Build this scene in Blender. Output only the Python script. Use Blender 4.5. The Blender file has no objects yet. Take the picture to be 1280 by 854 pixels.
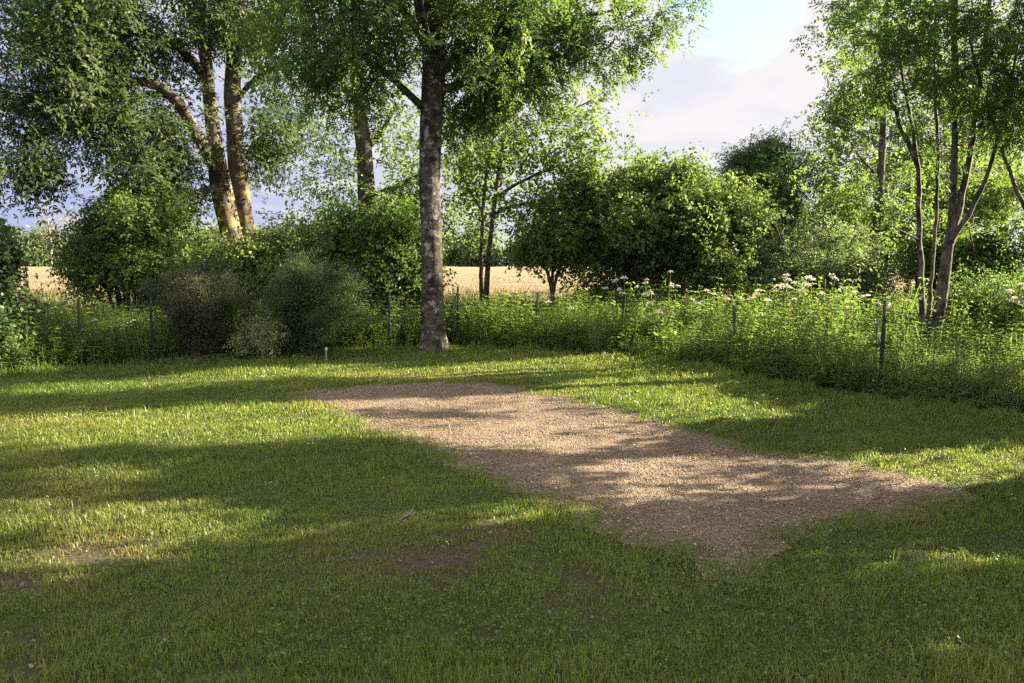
import bpy, math, random
import numpy as np
from math import radians, sin, cos, tan, pi

scene = bpy.context.scene
COL = scene.collection

# ------------------------------------------------------------------ camera
F, CX, CY, CAMH = 1000.0, 640.0, 427.0, 1.60
PITCH = math.atan(102.0 / 1000.0)
cam_d = bpy.data.cameras.new("camera")
cam_d.sensor_width = 36.0
cam_d.lens = 36.0 * F / 1280.0
cam_d.clip_start, cam_d.clip_end = 0.05, 4000.0
cam = bpy.data.objects.new("camera", cam_d)
cam.location = (0, 0, CAMH)
cam.rotation_euler = (pi / 2 - PITCH, 0, 0)
COL.objects.link(cam)
scene.camera = cam

# ------------------------------------------------------------------ light
SUN_AZ, SUN_EL = radians(73.0), radians(25.0)      # azimuth clockwise from the view direction (+Y)
SUN_STRENGTH = 5.0
EXPOSURE = 2.97
S = np.array([sin(SUN_AZ) * cos(SUN_EL), cos(SUN_AZ) * cos(SUN_EL), sin(SUN_EL)])   # towards the sun

sun_d = bpy.data.lights.new("sun", 'SUN')
sun_d.energy = SUN_STRENGTH
sun_d.angle = radians(0.5)
sun_d.color = (1.0, 0.88, 0.68)
sun = bpy.data.objects.new("sun", sun_d)
sun.rotation_euler = (pi / 2 - SUN_EL, 0, -SUN_AZ + pi)
sun.location = (30, 10, 20)
COL.objects.link(sun)

world = bpy.data.worlds.new("World")
scene.world = world
world.use_nodes = True
wn, wl = world.node_tree.nodes, world.node_tree.links
wn.clear()


def N(nodes, kind, **kw):
    n = nodes.new(kind)
    for k, v in kw.items():
        if k in n.inputs.keys():
            n.inputs[k].default_value = v
        else:
            setattr(n, k, v)
    return n


def math_node(nodes, links, op, a, b=None, c=None, clamp=False):
    n = nodes.new('ShaderNodeMath'); n.operation = op; n.use_clamp = clamp
    for i, v in enumerate((a, b, c)):
        if v is None: continue
        if isinstance(v, (int, float)): n.inputs[i].default_value = v
        else: links.new(v, n.inputs[i])
    return n.outputs[0]


def mix_rgb(nodes, links, fac, a, b, blend='MIX'):
    n = nodes.new('ShaderNodeMix'); n.data_type = 'RGBA'; n.blend_type = blend
    for sock, v in ((n.inputs['Factor'], fac), (n.inputs[6], a), (n.inputs[7], b)):
        if isinstance(v, (int, float)): sock.default_value = v
        elif isinstance(v, tuple): sock.default_value = (*v, 1.0) if len(v) == 3 else v
        else: links.new(v, sock)
    return n.outputs[2]


def ramp(nodes, links, fac, stops, interp='LINEAR'):
    n = nodes.new('ShaderNodeValToRGB'); n.color_ramp.interpolation = interp
    el = n.color_ramp.elements
    while len(el) < len(stops): el.new(0.5)
    for e, (p, c) in zip(el, stops):
        e.position = p
        e.color = (c, c, c, 1) if isinstance(c, (int, float)) else (*c, 1)
    links.new(fac, n.inputs[0])
    return n.outputs[0]


def build_sky():
    sky = N(wn, 'ShaderNodeTexSky', sky_type='NISHITA')
    sky.sun_disc = False
    sky.sun_elevation, sky.sun_rotation = SUN_EL, SUN_AZ
    sky.air_density, sky.dust_density, sky.ozone_density = 1.0, 0.3, 2.0
    bg_sky = N(wn, 'ShaderNodeBackground', Strength=0.05)
    wl.new(sky.outputs[0], bg_sky.inputs[0])
    tc = wn.new('ShaderNodeTexCoord')
    sep = wn.new('ShaderNodeSeparateXYZ'); wl.new(tc.outputs['Generated'], sep.inputs[0])
    X, Y, Z = sep.outputs
    den = math_node(wn, wl, 'ADD', math_node(wn, wl, 'MAXIMUM', Z, 0.0), 0.16)
    comb = wn.new('ShaderNodeCombineXYZ')
    wl.new(math_node(wn, wl, 'DIVIDE', X, den), comb.inputs[0])
    wl.new(math_node(wn, wl, 'DIVIDE', Y, den), comb.inputs[1])
    n1 = N(wn, 'ShaderNodeTexNoise', Scale=2.9, Detail=11.0, Roughness=0.58, Distortion=0.35)
    wl.new(comb.outputs[0], n1.inputs['Vector'])
    n2 = N(wn, 'ShaderNodeTexNoise', Scale=0.75, Detail=6.0, Roughness=0.5)
    mp = N(wn, 'ShaderNodeMapping'); mp.inputs['Location'].default_value = (3.1, 7.4, 0.0)
    wl.new(comb.outputs[0], mp.inputs['Vector']); wl.new(mp.outputs[0], n2.inputs['Vector'])
    # bright tops: more of them higher up and towards the sun
    b = math_node(wn, wl, 'ADD', n1.outputs[0], math_node(wn, wl, 'MULTIPLY', Z, 0.25))
    b = math_node(wn, wl, 'ADD', b, math_node(wn, wl, 'MULTIPLY', X, 0.32))
    bright = ramp(wn, wl, b, [(0.38, 0.0), (0.53, 0.45), (0.66, 1.0)])
    side = ramp(wn, wl, math_node(wn, wl, 'ADD', math_node(wn, wl, 'MULTIPLY', X, 0.9), 0.5), [(0.0, 0.0), (0.75, 1.0)])
    low = mix_rgb(wn, wl, side, (0.47, 0.55, 0.83), (0.82, 0.83, 0.95))
    cloud = mix_rgb(wn, wl, bright, low, (0.95, 0.92, 0.93))
    over = ramp(wn, wl, Z, [(0.34, 0.0), (0.6, 1.0)])
    cloud = mix_rgb(wn, wl, over, cloud, (1.0, 0.955, 0.87))  # sky above the view tinted warm white to take the blue out of the shade
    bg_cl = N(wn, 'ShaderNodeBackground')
    # added fill: clouds above the view are brightened to lift shaded grass and leaves
    zen_fill = ramp(wn, wl, Z, [(0.30, 0.0), (0.75, 1.0)], 'EASE')
    # unseen clouds behind the camera, brightened as added fill on camera-facing foliage and trunks
    back_fill = ramp(wn, wl, math_node(wn, wl, 'MULTIPLY', Y, -1.0), [(0.05, 0.0), (0.55, 1.0)], 'EASE')
    st = math_node(wn, wl, 'MULTIPLY_ADD', zen_fill, 0.36, 0.128)
    wl.new(math_node(wn, wl, 'MULTIPLY_ADD', back_fill, 0.20, st), bg_cl.inputs['Strength'])
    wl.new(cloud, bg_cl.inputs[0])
    hole = math_node(wn, wl, 'ADD', n2.outputs[0], math_node(wn, wl, 'MULTIPLY_ADD', Z, 0.5, -0.10))
    mask = ramp(wn, wl, hole, [(0.70, 1.0), (0.82, 0.2)])
    gap = np.array([0.275, 1.039, 0.335]); gap = gap / np.linalg.norm(gap)
    dt = wn.new('ShaderNodeVectorMath'); dt.operation = 'DOT_PRODUCT'; dt.inputs[1].default_value = tuple(gap)
    wl.new(tc.outputs['Generated'], dt.inputs[0])
    gp = math_node(wn, wl, 'ADD', dt.outputs['Value'], math_node(wn, wl, 'MULTIPLY_ADD', n1.outputs[0], 0.008, -0.004))
    mask = math_node(wn, wl, 'MULTIPLY', mask, ramp(wn, wl, gp, [(0.9965, 1.0), (0.9992, 0.1)]))
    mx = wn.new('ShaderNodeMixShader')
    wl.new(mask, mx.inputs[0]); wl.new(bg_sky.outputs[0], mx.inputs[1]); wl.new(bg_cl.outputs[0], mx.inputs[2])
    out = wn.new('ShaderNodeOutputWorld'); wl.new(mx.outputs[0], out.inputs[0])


build_sky()
scene.view_settings.view_transform = 'Standard'
scene.view_settings.look = 'None'
scene.view_settings.exposure = EXPOSURE
scene.view_settings.gamma = 1.0
scene.view_settings.use_curve_mapping = False
scene.render.engine = 'CYCLES'
scene.cycles.use_denoising = False
scene.cycles.max_bounces = 8
scene.cycles.diffuse_bounces = 4
scene.cycles.glossy_bounces = 2
scene.cycles.transmission_bounces = 7

# ------------------------------------------------------------------ layout helpers
_fw = np.array([0, cos(PITCH), -sin(PITCH)]); _up = np.array([0, sin(PITCH), cos(PITCH)])


def ray(px, py):
    return _fw + np.array([(px - CX) / F, 0, 0]) + _up * ((CY - py) / F)


def W(px, py, Y):
    """The point at distance Y ahead seen at photograph position (px, py); py None stands it on the ground."""
    if py is None:
        return np.array([(px - CX) / F * (Y * cos(PITCH) + CAMH * sin(PITCH)), Y, -0.03])
    d = ray(px, py)
    t = Y / d[1]
    return np.array([d[0] * t, Y, CAMH + d[2] * t])


def G(px, py):
    d = ray(px, py); t = -CAMH / d[2]
    return np.array([d[0] * t, d[1] * t])


def to_px(x, y, z):
    dx, dy, dz = x, y, z - CAMH
    dep = dy * _fw[1] + dz * _fw[2]
    u = dx / dep; v = (dy * _up[1] + dz * _up[2]) / dep
    return CX + F * u, CY - F * v, dep


def hgt(x, y):
    fade = np.clip((24 - y) / 6, 0, 1)
    return fade * (0.028 * np.sin(.7 * x + .3) * np.cos(.5 * y) + .012 * np.sin(1.9 * x + 1.3 * y))


def in_poly(px, py, poly):
    poly = np.asarray(poly, float); c = np.zeros(px.shape, bool)
    x1, y1 = poly[:, 0], poly[:, 1]; x2, y2 = np.roll(x1, -1), np.roll(y1, -1)
    for a, b, e, f in zip(x1, y1, x2, y2):
        if b == f: continue
        cond = (b > py) != (f > py)
        c ^= cond & (px < (e - a) * (py - b) / (f - b) + a)
    return c


def poly_dist(x, y, poly, closed=True):
    poly = np.asarray(poly, float); best = np.full(x.shape, 1e9)
    n = len(poly)
    for i in range(n if closed else n - 1):
        a, b = poly[i], poly[(i + 1) % n]
        d = b - a; t = np.clip(((x - a[0]) * d[0] + (y - a[1]) * d[1]) / (d @ d + 1e-12), 0, 1)
        best = np.minimum(best, np.hypot(x - a[0] - t * d[0], y - a[1] - t * d[1]))
    return best


_nr = np.random.RandomState(5)
_NW = [(_nr.normal(size=3), _nr.uniform(0, 6.28)) for _ in range(24)]


def vnoise(x, y, z=0.0, scale=1.0, k=0):
    """smooth pseudo noise in about -1..1"""
    s = 0
    for i in range(6):
        w, p = _NW[(i + 5 * k) % 24]
        f = scale * (0.6 + 0.28 * i)
        s = s + np.sin((w[0] * x + w[1] * y + w[2] * z) * f + p + k)
    return s / 3.2


# the sunlit patches between the shadows that the trees on the right throw over the lawn (ground outlines)
LIT_PX = [
    [(-60, 520), (0, 517), (150, 510), (300, 505), (400, 510), (440, 526), (520, 555), (420, 552), (300, 560), (150, 568), (60, 572), (0, 576), (-60, 580)],
    [(-40, 606), (60, 598), (130, 588), (180, 594), (150, 620), (150, 640), (200, 655), (290, 650), (310, 662), (250, 692), (150, 704), (60, 722), (-40, 735)],
    [(535, 644), (640, 630), (720, 632), (738, 640), (640, 652), (560, 657)],
    [(-30, 488), (120, 481), (230, 480), (60, 495), (-30, 497)],
    [(180, 474), (320, 462), (420, 454), (480, 453), (480, 459), (400, 466), (250, 477)],
    [(420, 462), (520, 461), (616, 455), (720, 452), (820, 461), (890, 470), (800, 471), (700, 465), (600, 466), (500, 471), (420, 472)],
    [(640, 485), (760, 479), (860, 486), (930, 495), (1040, 517), (960, 527), (840, 511), (740, 500)],
    [(1050, 572), (1162, 560), (1300, 550), (1300, 592), (1204, 611), (1140, 590)],
    [(1070, 696), (1120, 684), (1180, 682), (1190, 705), (1110, 728)],
    [(1235, 702), (1300, 688), (1300, 716), (1240, 716)],
    [(1130, 822), (1230, 800), (1300, 800), (1200, 840)],
    [(410, 504), (540, 495), (660, 501), (700, 508), (600, 510), (480, 514)],
    [(520, 532), (650, 518), (760, 520), (860, 540), (740, 560), (640, 566), (560, 568)],
    [(690, 588), (780, 566), (900, 562), (960, 577), (860, 583), (760, 596)],
    [(810, 610), (890, 594), (885, 604), (830, 614)],
    [(945, 616), (1060, 600), (1090, 604), (1000, 620)],
]


def lit_mask(gx, gy):
    dep = gy * _fw[1] - CAMH * _fw[2]
    ok = dep > 0.8
    d = np.where(ok, dep, 1.0)
    px = CX + F * gx / d; py = CY - F * (gy * _up[1] - CAMH * _up[2]) / d
    m = np.zeros(gx.shape, bool)
    for p in LIT_PX:
        m |= in_poly(px, py, p)
    return m & ok


# rays of sunlight that reach the lit places: a grid across the beam remembers how far up-sun each lit place lies
_e1 = np.cross(S, [0, 0, 1.0]); _e1 /= np.linalg.norm(_e1); _e2 = np.cross(S, _e1)
CELL, GN = 0.12, 900
SUNGRID = np.full((GN, GN), 1e9)


def _cell(p):
    return np.clip(((p @ _e1) / CELL + GN / 2).astype(int), 2, GN - 3), np.clip(((p @ _e2) / CELL + GN / 2).astype(int), 2, GN - 3)


def keep_lit(p, wide=1):
    p = np.asarray(p, float).reshape(-1, 3); i, j = _cell(p); s = p @ S
    for a in range(-wide, wide + 1):
        for b in range(-wide, wide + 1):
            np.minimum.at(SUNGRID, (i + a, j + b), s)


def blocks_light(p):
    """True where leaves at P would stand in the sun of a place that is sunlit"""
    i, j = _cell(p)
    return p @ S > SUNGRID[i, j] + 0.9


def _lit_places():
    r = np.random.RandomState(99)
    x = r.uniform(-10, 10, 160000); y = r.uniform(1.5, 16, 160000)
    k = lit_mask(x, y); keep_lit(np.stack([x[k], y[k], 0 * x[k]], -1))
    for x0, x1, y0, y1, Y0, Y1, n, thr in ((430, 530, 392, 436, 14.6, 16, 900, -.6), (560, 760, 385, 436, 14.5, 16.5, 1200, -.5), (760, 930, 360, 450, 12.5, 15.5, 1600, -.4), (930, 1080, 350, 470, 10.8, 14.5, 1500, -.2),
                                           (60, 190, 395, 430, 12.3, 13.2, 300, 0), (715, 930, 210, 320, 17, 18.6, 1500, -.25), (930, 1060, 240, 340, 16.5, 17.5, 700, -.2), (1040, 1160, 200, 320, 18.5, 20.5, 900, -.3), (600, 620, 170, 385, 19.1, 19.3, 200, -1), (565, 760, 130, 270, 18.8, 19.5, 700, -.1), (660, 720, 250, 320, 17.5, 18, 200, -.3),
                                           (285, 305, 240, 310, 19.3, 19.4, 120, -2), (310, 316, 260, 300, 19.8, 19.9, 50, -2), (534, 556, 230, 430, 14.05, 14.1, 260, -.1), (1095, 1108, 130, 340, 18.5, 18.6, 200, -1), (1180, 1192, 290, 440, 13.1, 13.2, 120, -1), (270, 400, 290, 350, 16, 16.5, 300, 0), (305, 345, 405, 440, 12.8, 13, 160, -.5), (1020, 1280, 0, 190, 12.9, 13.6, 2600, -.1), (400, 840, 0, 140, 13.5, 15, 800, .3), (1180, 1280, 210, 350, 16, 17, 400, .1)):
        p = np.array([W(a, b, c) for a, b, c in zip(r.uniform(x0, x1, n), r.uniform(y0, y1, n), r.uniform(Y0, Y1, n))])
        keep_lit(p[vnoise(p[:, 0], p[:, 1], p[:, 2], 1.4, 1) > thr], 3 if x1 - x0 < 40 else 1)


_lit_places()


def in_front(pts, screens):
    """True where leaves at PTS would hide a stem that stands clear: (outline, distance)"""
    m = np.zeros(len(pts), bool)
    px, py, _ = to_px(pts[:, 0], pts[:, 1], pts[:, 2])
    for poly, Y in screens: m |= in_poly(px, py, poly) & (pts[:, 1] < Y)
    return m


# ------------------------------------------------------------------ object helpers
def link(o, parent=None):
    COL.objects.link(o)
    if parent is not None: o.parent = parent
    return o


def tag(o, label=None, cat=None, group=None, kind=None):
    if label: o['label'] = label
    if cat: o['category'] = cat
    if group: o['group'] = group
    if kind: o['kind'] = kind
    return o


def thing(name, loc, label, cat, group=None):
    o = bpy.data.objects.new(name, None); o.empty_display_size = 0.2
    o.location = loc
    return tag(link(o), label, cat, group)


def mesh_np(name, V, quads=None, tris=None, mat=None, parent=None, smooth=False, attrs=None, origin=None):
    V = np.asarray(V, np.float32).reshape(-1, 3)
    if origin is not None: V = V - np.asarray(origin, np.float32)
    me = bpy.data.meshes.new(name)
    q = np.zeros((0, 4), np.int32) if quads is None else np.asarray(quads, np.int32).reshape(-1, 4)
    t = np.zeros((0, 3), np.int32) if tris is None else np.asarray(tris, np.int32).reshape(-1, 3)
    me.vertices.add(len(V)); me.vertices.foreach_set('co', V.ravel())
    nl = q.size + t.size
    me.loops.add(nl); me.loops.foreach_set('vertex_index', np.concatenate([q.ravel(), t.ravel()]))
    me.polygons.add(len(q) + len(t))
    starts = np.concatenate([np.arange(len(q)) * 4, q.size + np.arange(len(t)) * 3]).astype(np.int32)
    me.polygons.foreach_set('loop_start', starts)
    if smooth: me.polygons.foreach_set('use_smooth', np.ones(len(q) + len(t), bool))
    for k, a in (attrs or {}).items():
        at = me.attributes.new(k, 'FLOAT', 'POINT'); at.data.foreach_set('value', np.asarray(a, np.float32).ravel())
    me.update(calc_edges=True)
    if mat: me.materials.append(mat)
    return link(bpy.data.objects.new(name, me), parent)


class Tubes:
    """collects tubes into one mesh"""
    def __init__(s): s.V, s.Q, s.n = [], [], 0

    def add(s, pts, rad, sides=6, rough=0.0, seed=0, cap=True):
        pts = np.asarray(pts, float); rad = np.asarray(rad, float); n = len(pts)
        if n < 2: return
        tg = np.gradient(pts, axis=0); tg /= np.linalg.norm(tg, axis=1, keepdims=True) + 1e-9
        u = np.cross(tg[0], [0.31, 0.91, 0.2]); u /= np.linalg.norm(u) + 1e-9
        ang = np.arange(sides) * 2 * pi / sides; ca, sa = np.cos(ang), np.sin(ang)
        rings = np.empty((n, sides, 3))
        for i in range(n):
            u = u - tg[i] * (u @ tg[i]); u /= np.linalg.norm(u) + 1e-9
            v = np.cross(tg[i], u)
            rings[i] = np.outer(ca, u) + np.outer(sa, v)
        r = rad[:, None] * np.ones((1, sides))
        if rough:
            p = pts[:, None, :] + rings * 0.3
            r = r * (1 + rough * (vnoise(p[..., 0] * 3, p[..., 1] * 3, p[..., 2], 2.2, seed % 4) + .5 * vnoise(p[..., 0] * 9, p[..., 1] * 9, p[..., 2] * 3, 3.0, (seed + 1) % 4)))
        rings = pts[:, None, :] + rings * r[..., None]
        s.V.append(rings.reshape(-1, 3))
        i = np.arange(n - 1)[:, None] * sides; j = np.arange(sides)[None, :]; j2 = (j + 1) % sides
        q = np.stack([i + j, i + j2, i + sides + j2, i + sides + j], -1).reshape(-1, 4) + s.n
        s.Q.append(q); s.n += n * sides

    def build(s, name, mat, parent=None, origin=None, smooth=True):
        if not s.V: return None
        return mesh_np(name, np.concatenate(s.V), np.concatenate(s.Q), None, mat, parent, smooth, origin=origin)


# ------------------------------------------------------------------ materials
def new_mat(name):
    m = bpy.data.materials.new(name); m.use_nodes = True
    nt = m.node_tree; nt.nodes.clear()
    out = nt.nodes.new('ShaderNodeOutputMaterial')
    return m, nt.nodes, nt.links, out


def leaf_mat(name, c0, c1, c2, trans=0.42, tcol=(1.5, 1.8, 0.85), rough=0.55, spec=0.22, dry=None):
    """c0 c1 c2: the colours of individual leaves, spread by the random value each leaf carries"""
    c0, c1, c2 = [(c[0] * 1.10, c[1], c[2] * 1.35) for c in (c0, c1, c2)]
    m, n, l, out = new_mat(name)
    at = n.new('ShaderNodeAttribute'); at.attribute_name = 'rnd'
    col = ramp(n, l, at.outputs['Fac'], [(0.0, c0), (0.55, c1), (1.0, c2)])
    if dry:
        ad = n.new('ShaderNodeAttribute'); ad.attribute_name = 'dry'
        col = mix_rgb(n, l, ad.outputs['Fac'], col, dry)
    p = N(n, 'ShaderNodeBsdfPrincipled', Roughness=rough)
    p.inputs['Specular IOR Level'].default_value = spec
    l.new(col, p.inputs['Base Color'])
    tr = n.new('ShaderNodeBsdfTranslucent')
    l.new(mix_rgb(n, l, 1.0, col, tcol, 'MULTIPLY'), tr.inputs[0])
    mx = n.new('ShaderNodeMixShader'); mx.inputs[0].default_value = trans
    l.new(p.outputs[0], mx.inputs[1]); l.new(tr.outputs[0], mx.inputs[2]); l.new(mx.outputs[0], out.inputs[0])
    return m


def bark_mat(name, dark, mid, light, scale=6.0, lichen=None, lichen_amt=0.5, stretch=(1, 1, 0.35), bump=0.5, low_lichen=None):
    m, n, l, out = new_mat(name)
    geo = n.new('ShaderNodeNewGeometry')
    mp = N(n, 'ShaderNodeMapping'); mp.inputs['Scale'].default_value = stretch
    l.new(geo.outputs['Position'], mp.inputs['Vector'])
    a = N(n, 'ShaderNodeTexNoise', Scale=scale, Detail=8.0, Roughness=0.65); l.new(mp.outputs[0], a.inputs['Vector'])
    b = N(n, 'ShaderNodeTexNoise', Scale=scale * 0.45, Detail=6.0, Roughness=0.6, Distortion=0.6); l.new(geo.outputs['Position'], b.inputs['Vector'])
    fine = N(n, 'ShaderNodeTexNoise', Scale=scale * 6, Detail=4.0, Roughness=0.7); l.new(mp.outputs[0], fine.inputs['Vector'])
    col = ramp(n, l, a.outputs[0], [(0.34, dark), (0.5, mid), (0.68, light)])
    blot = ramp(n, l, b.outputs[0], [(0.40, 1.0), (0.50, 0.0)])
    col = mix_rgb(n, l, math_node(n, l, 'MULTIPLY', blot, 0.8), col, tuple(0.45 * c for c in dark))
    f = ramp(n, l, fine.outputs[0], [(0.3, 0.62), (0.7, 1.25)])
    col = mix_rgb(n, l, 1.0, col, f, 'MULTIPLY')
    if lichen:
        c = N(n, 'ShaderNodeTexNoise', Scale=scale * 0.7, Detail=7.0, Roughness=0.68); l.new(geo.outputs['Position'], c.inputs['Vector'])
        k = ramp(n, l, c.outputs[0], [(0.62 - 0.2 * lichen_amt, 0.0), (0.68 - 0.2 * lichen_amt, 1.0)])
        if low_lichen:
            sep = n.new('ShaderNodeSeparateXYZ'); l.new(geo.outputs['Position'], sep.inputs[0])
            z = math_node(n, l, 'MULTIPLY_ADD', sep.outputs[2], -1.0 / low_lichen, 1.6, clamp=True)
            k = math_node(n, l, 'MULTIPLY', k, z)
        col = mix_rgb(n, l, k, col, lichen)
    p = N(n, 'ShaderNodeBsdfPrincipled', Roughness=0.88); p.inputs['Specular IOR Level'].default_value = 0.2
    l.new(col, p.inputs['Base Color'])
    bp = N(n, 'ShaderNodeBump', Strength=bump, Distance=0.03)
    l.new(math_node(n, l, 'ADD', a.outputs[0], math_node(n, l, 'MULTIPLY', fine.outputs[0], 0.5)), bp.inputs['Height'])
    l.new(bp.outputs[0], p.inputs['Normal']); l.new(p.outputs[0], out.inputs[0])
    return m


def plain_mat(name, col, rough=0.6, metal=0.0, var=0.25, scale=30.0, bump=0.0):
    m, n, l, out = new_mat(name)
    tc = n.new('ShaderNodeNewGeometry')
    a = N(n, 'ShaderNodeTexNoise', Scale=scale, Detail=5.0, Roughness=0.6); l.new(tc.outputs['Position'], a.inputs['Vector'])
    c = ramp(n, l, a.outputs[0], [(0.3, tuple(x * (1 - var) for x in col)), (0.7, tuple(x * (1 + var) for x in col))])
    p = N(n, 'ShaderNodeBsdfPrincipled', Roughness=rough, Metallic=metal)
    p.inputs['Specular IOR Level'].default_value = 0.15
    l.new(c, p.inputs['Base Color'])
    if bump:
        bp = N(n, 'ShaderNodeBump', Strength=bump, Distance=0.02); l.new(a.outputs[0], bp.inputs['Height']); l.new(bp.outputs[0], p.inputs['Normal'])
    l.new(p.outputs[0], out.inputs[0])
    return m


M = {}
M['grass'] = leaf_mat('grass_blade', (0.043, 0.082, 0.010), (0.076, 0.124, 0.014), (0.120, 0.160, 0.023), trans=0.45, tcol=(1.7, 1.7, 0.8), rough=0.42, spec=0.3, dry=(0.19, 0.145, 0.06))
M['clover'] = leaf_mat('clover_leaf', (0.038, 0.072, 0.012), (0.060, 0.105, 0.016), (0.088, 0.135, 0.022), trans=0.35)
M['ash'] = leaf_mat('ash_leaf', (0.040, 0.066, 0.016), (0.064, 0.098, 0.020), (0.11, 0.145, 0.028), trans=0.5)
M['old'] = leaf_mat('old_tree_leaf', (0.026, 0.042, 0.013), (0.040, 0.060, 0.016), (0.066, 0.086, 0.022), trans=0.42)
M['light'] = leaf_mat('light_leaf', (0.062, 0.094, 0.020), (0.092, 0.130, 0.026), (0.135, 0.17, 0.034), trans=0.52)
M['hazel'] = leaf_mat('hazel_leaf', (0.064, 0.092, 0.024), (0.095, 0.130, 0.032), (0.145, 0.175, 0.044), trans=0.5)
M['dark'] = leaf_mat('dark_leaf', (0.028, 0.050, 0.015), (0.044, 0.072, 0.019), (0.070, 0.100, 0.026), trans=0.3)
M['purple'] = leaf_mat('dusky_leaf', (0.026, 0.036, 0.012), (0.044, 0.053, 0.017), (0.072, 0.080, 0.028), trans=0.25)
M['feather'] = leaf_mat('feathery_leaf', (0.026, 0.046, 0.015), (0.042, 0.066, 0.020), (0.066, 0.090, 0.028), trans=0.3)
M['pale'] = leaf_mat('pale_leaf', (0.11, 0.145, 0.05), (0.16, 0.195, 0.065), (0.23, 0.26, 0.10), trans=0.35)
M['silver'] = leaf_mat('silver_leaf', (0.075, 0.10, 0.040), (0.11, 0.14, 0.055), (0.16, 0.185, 0.075), trans=0.45)
M['nettle'] = leaf_mat('nettle_leaf', (0.060, 0.095, 0.020), (0.10, 0.145, 0.028), (0.16, 0.195, 0.045), trans=0.55, dry=(0.17, 0.15, 0.06))
M['meadow'] = leaf_mat('meadow_blade', (0.050, 0.078, 0.022), (0.080, 0.110, 0.030), (0.13, 0.14, 0.05), trans=0.4, dry=(0.20, 0.16, 0.075))
M['far'] = leaf_mat('far_leaf', (0.060, 0.085, 0.032), (0.085, 0.112, 0.040), (0.12, 0.14, 0.055), trans=0.35)
M['umbel'] = leaf_mat('umbel_flower', (0.38, 0.38, 0.20), (0.48, 0.47, 0.29), (0.60, 0.58, 0.40), trans=0.35, tcol=(1, 1, 0.9))
M['wheat'] = leaf_mat('wheat_stalk', (0.165, 0.119, 0.049), (0.205, 0.150, 0.063), (0.25, 0.187, 0.084), trans=0.3, tcol=(1.1, 1.1, 0.9))
M['bark_main'] = bark_mat('ash_bark', (0.016, 0.013, 0.010), (0.050, 0.042, 0.032), (0.125, 0.106, 0.082), scale=9.0, lichen=(0.19, 0.185, 0.155), lichen_amt=0.27, stretch=(1, 1, 1.6), bump=1.0)
M['bark_old'] = bark_mat('old_bark', (0.032, 0.025, 0.018), (0.085, 0.067, 0.050), (0.15, 0.12, 0.09), scale=6.0, lichen=(0.22, 0.165, 0.04), lichen_amt=0.52, low_lichen=2.9)
M['bark_thin'] = bark_mat('thin_bark', (0.028, 0.023, 0.017), (0.068, 0.056, 0.042), (0.125, 0.107, 0.082), scale=10.0, lichen=(0.15, 0.15, 0.11), lichen_amt=0.2)
M['bark_bare'] = bark_mat('bare_bark', (0.11, 0.095, 0.07), (0.18, 0.16, 0.12), (0.26, 0.23, 0.18), scale=3.0)
M['stem'] = plain_mat('green_stem', (0.085, 0.12, 0.04), 0.6)
M['post'] = plain_mat('fence_post_paint', (0.014, 0.022, 0.017), 0.95, var=0.4)
M['wire'] = plain_mat('fence_wire', (0.018, 0.022, 0.018), 0.95)

# ------------------------------------------------------------------ leaves and sprays
def diamond(o, d, up, L, Wd, fold=0.25):
    """4 verts of one leaf from base o along d"""
    d = d / (np.linalg.norm(d) + 1e-9)
    s = np.cross(d, up); s /= np.linalg.norm(s) + 1e-9
    nrm = np.cross(s, d)
    mid = o + d * L * 0.45
    return np.array([o, mid + s * Wd / 2 + nrm * Wd * fold, o + d * L - nrm * L * 0.12, mid - s * Wd / 2 + nrm * Wd * fold])


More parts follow.
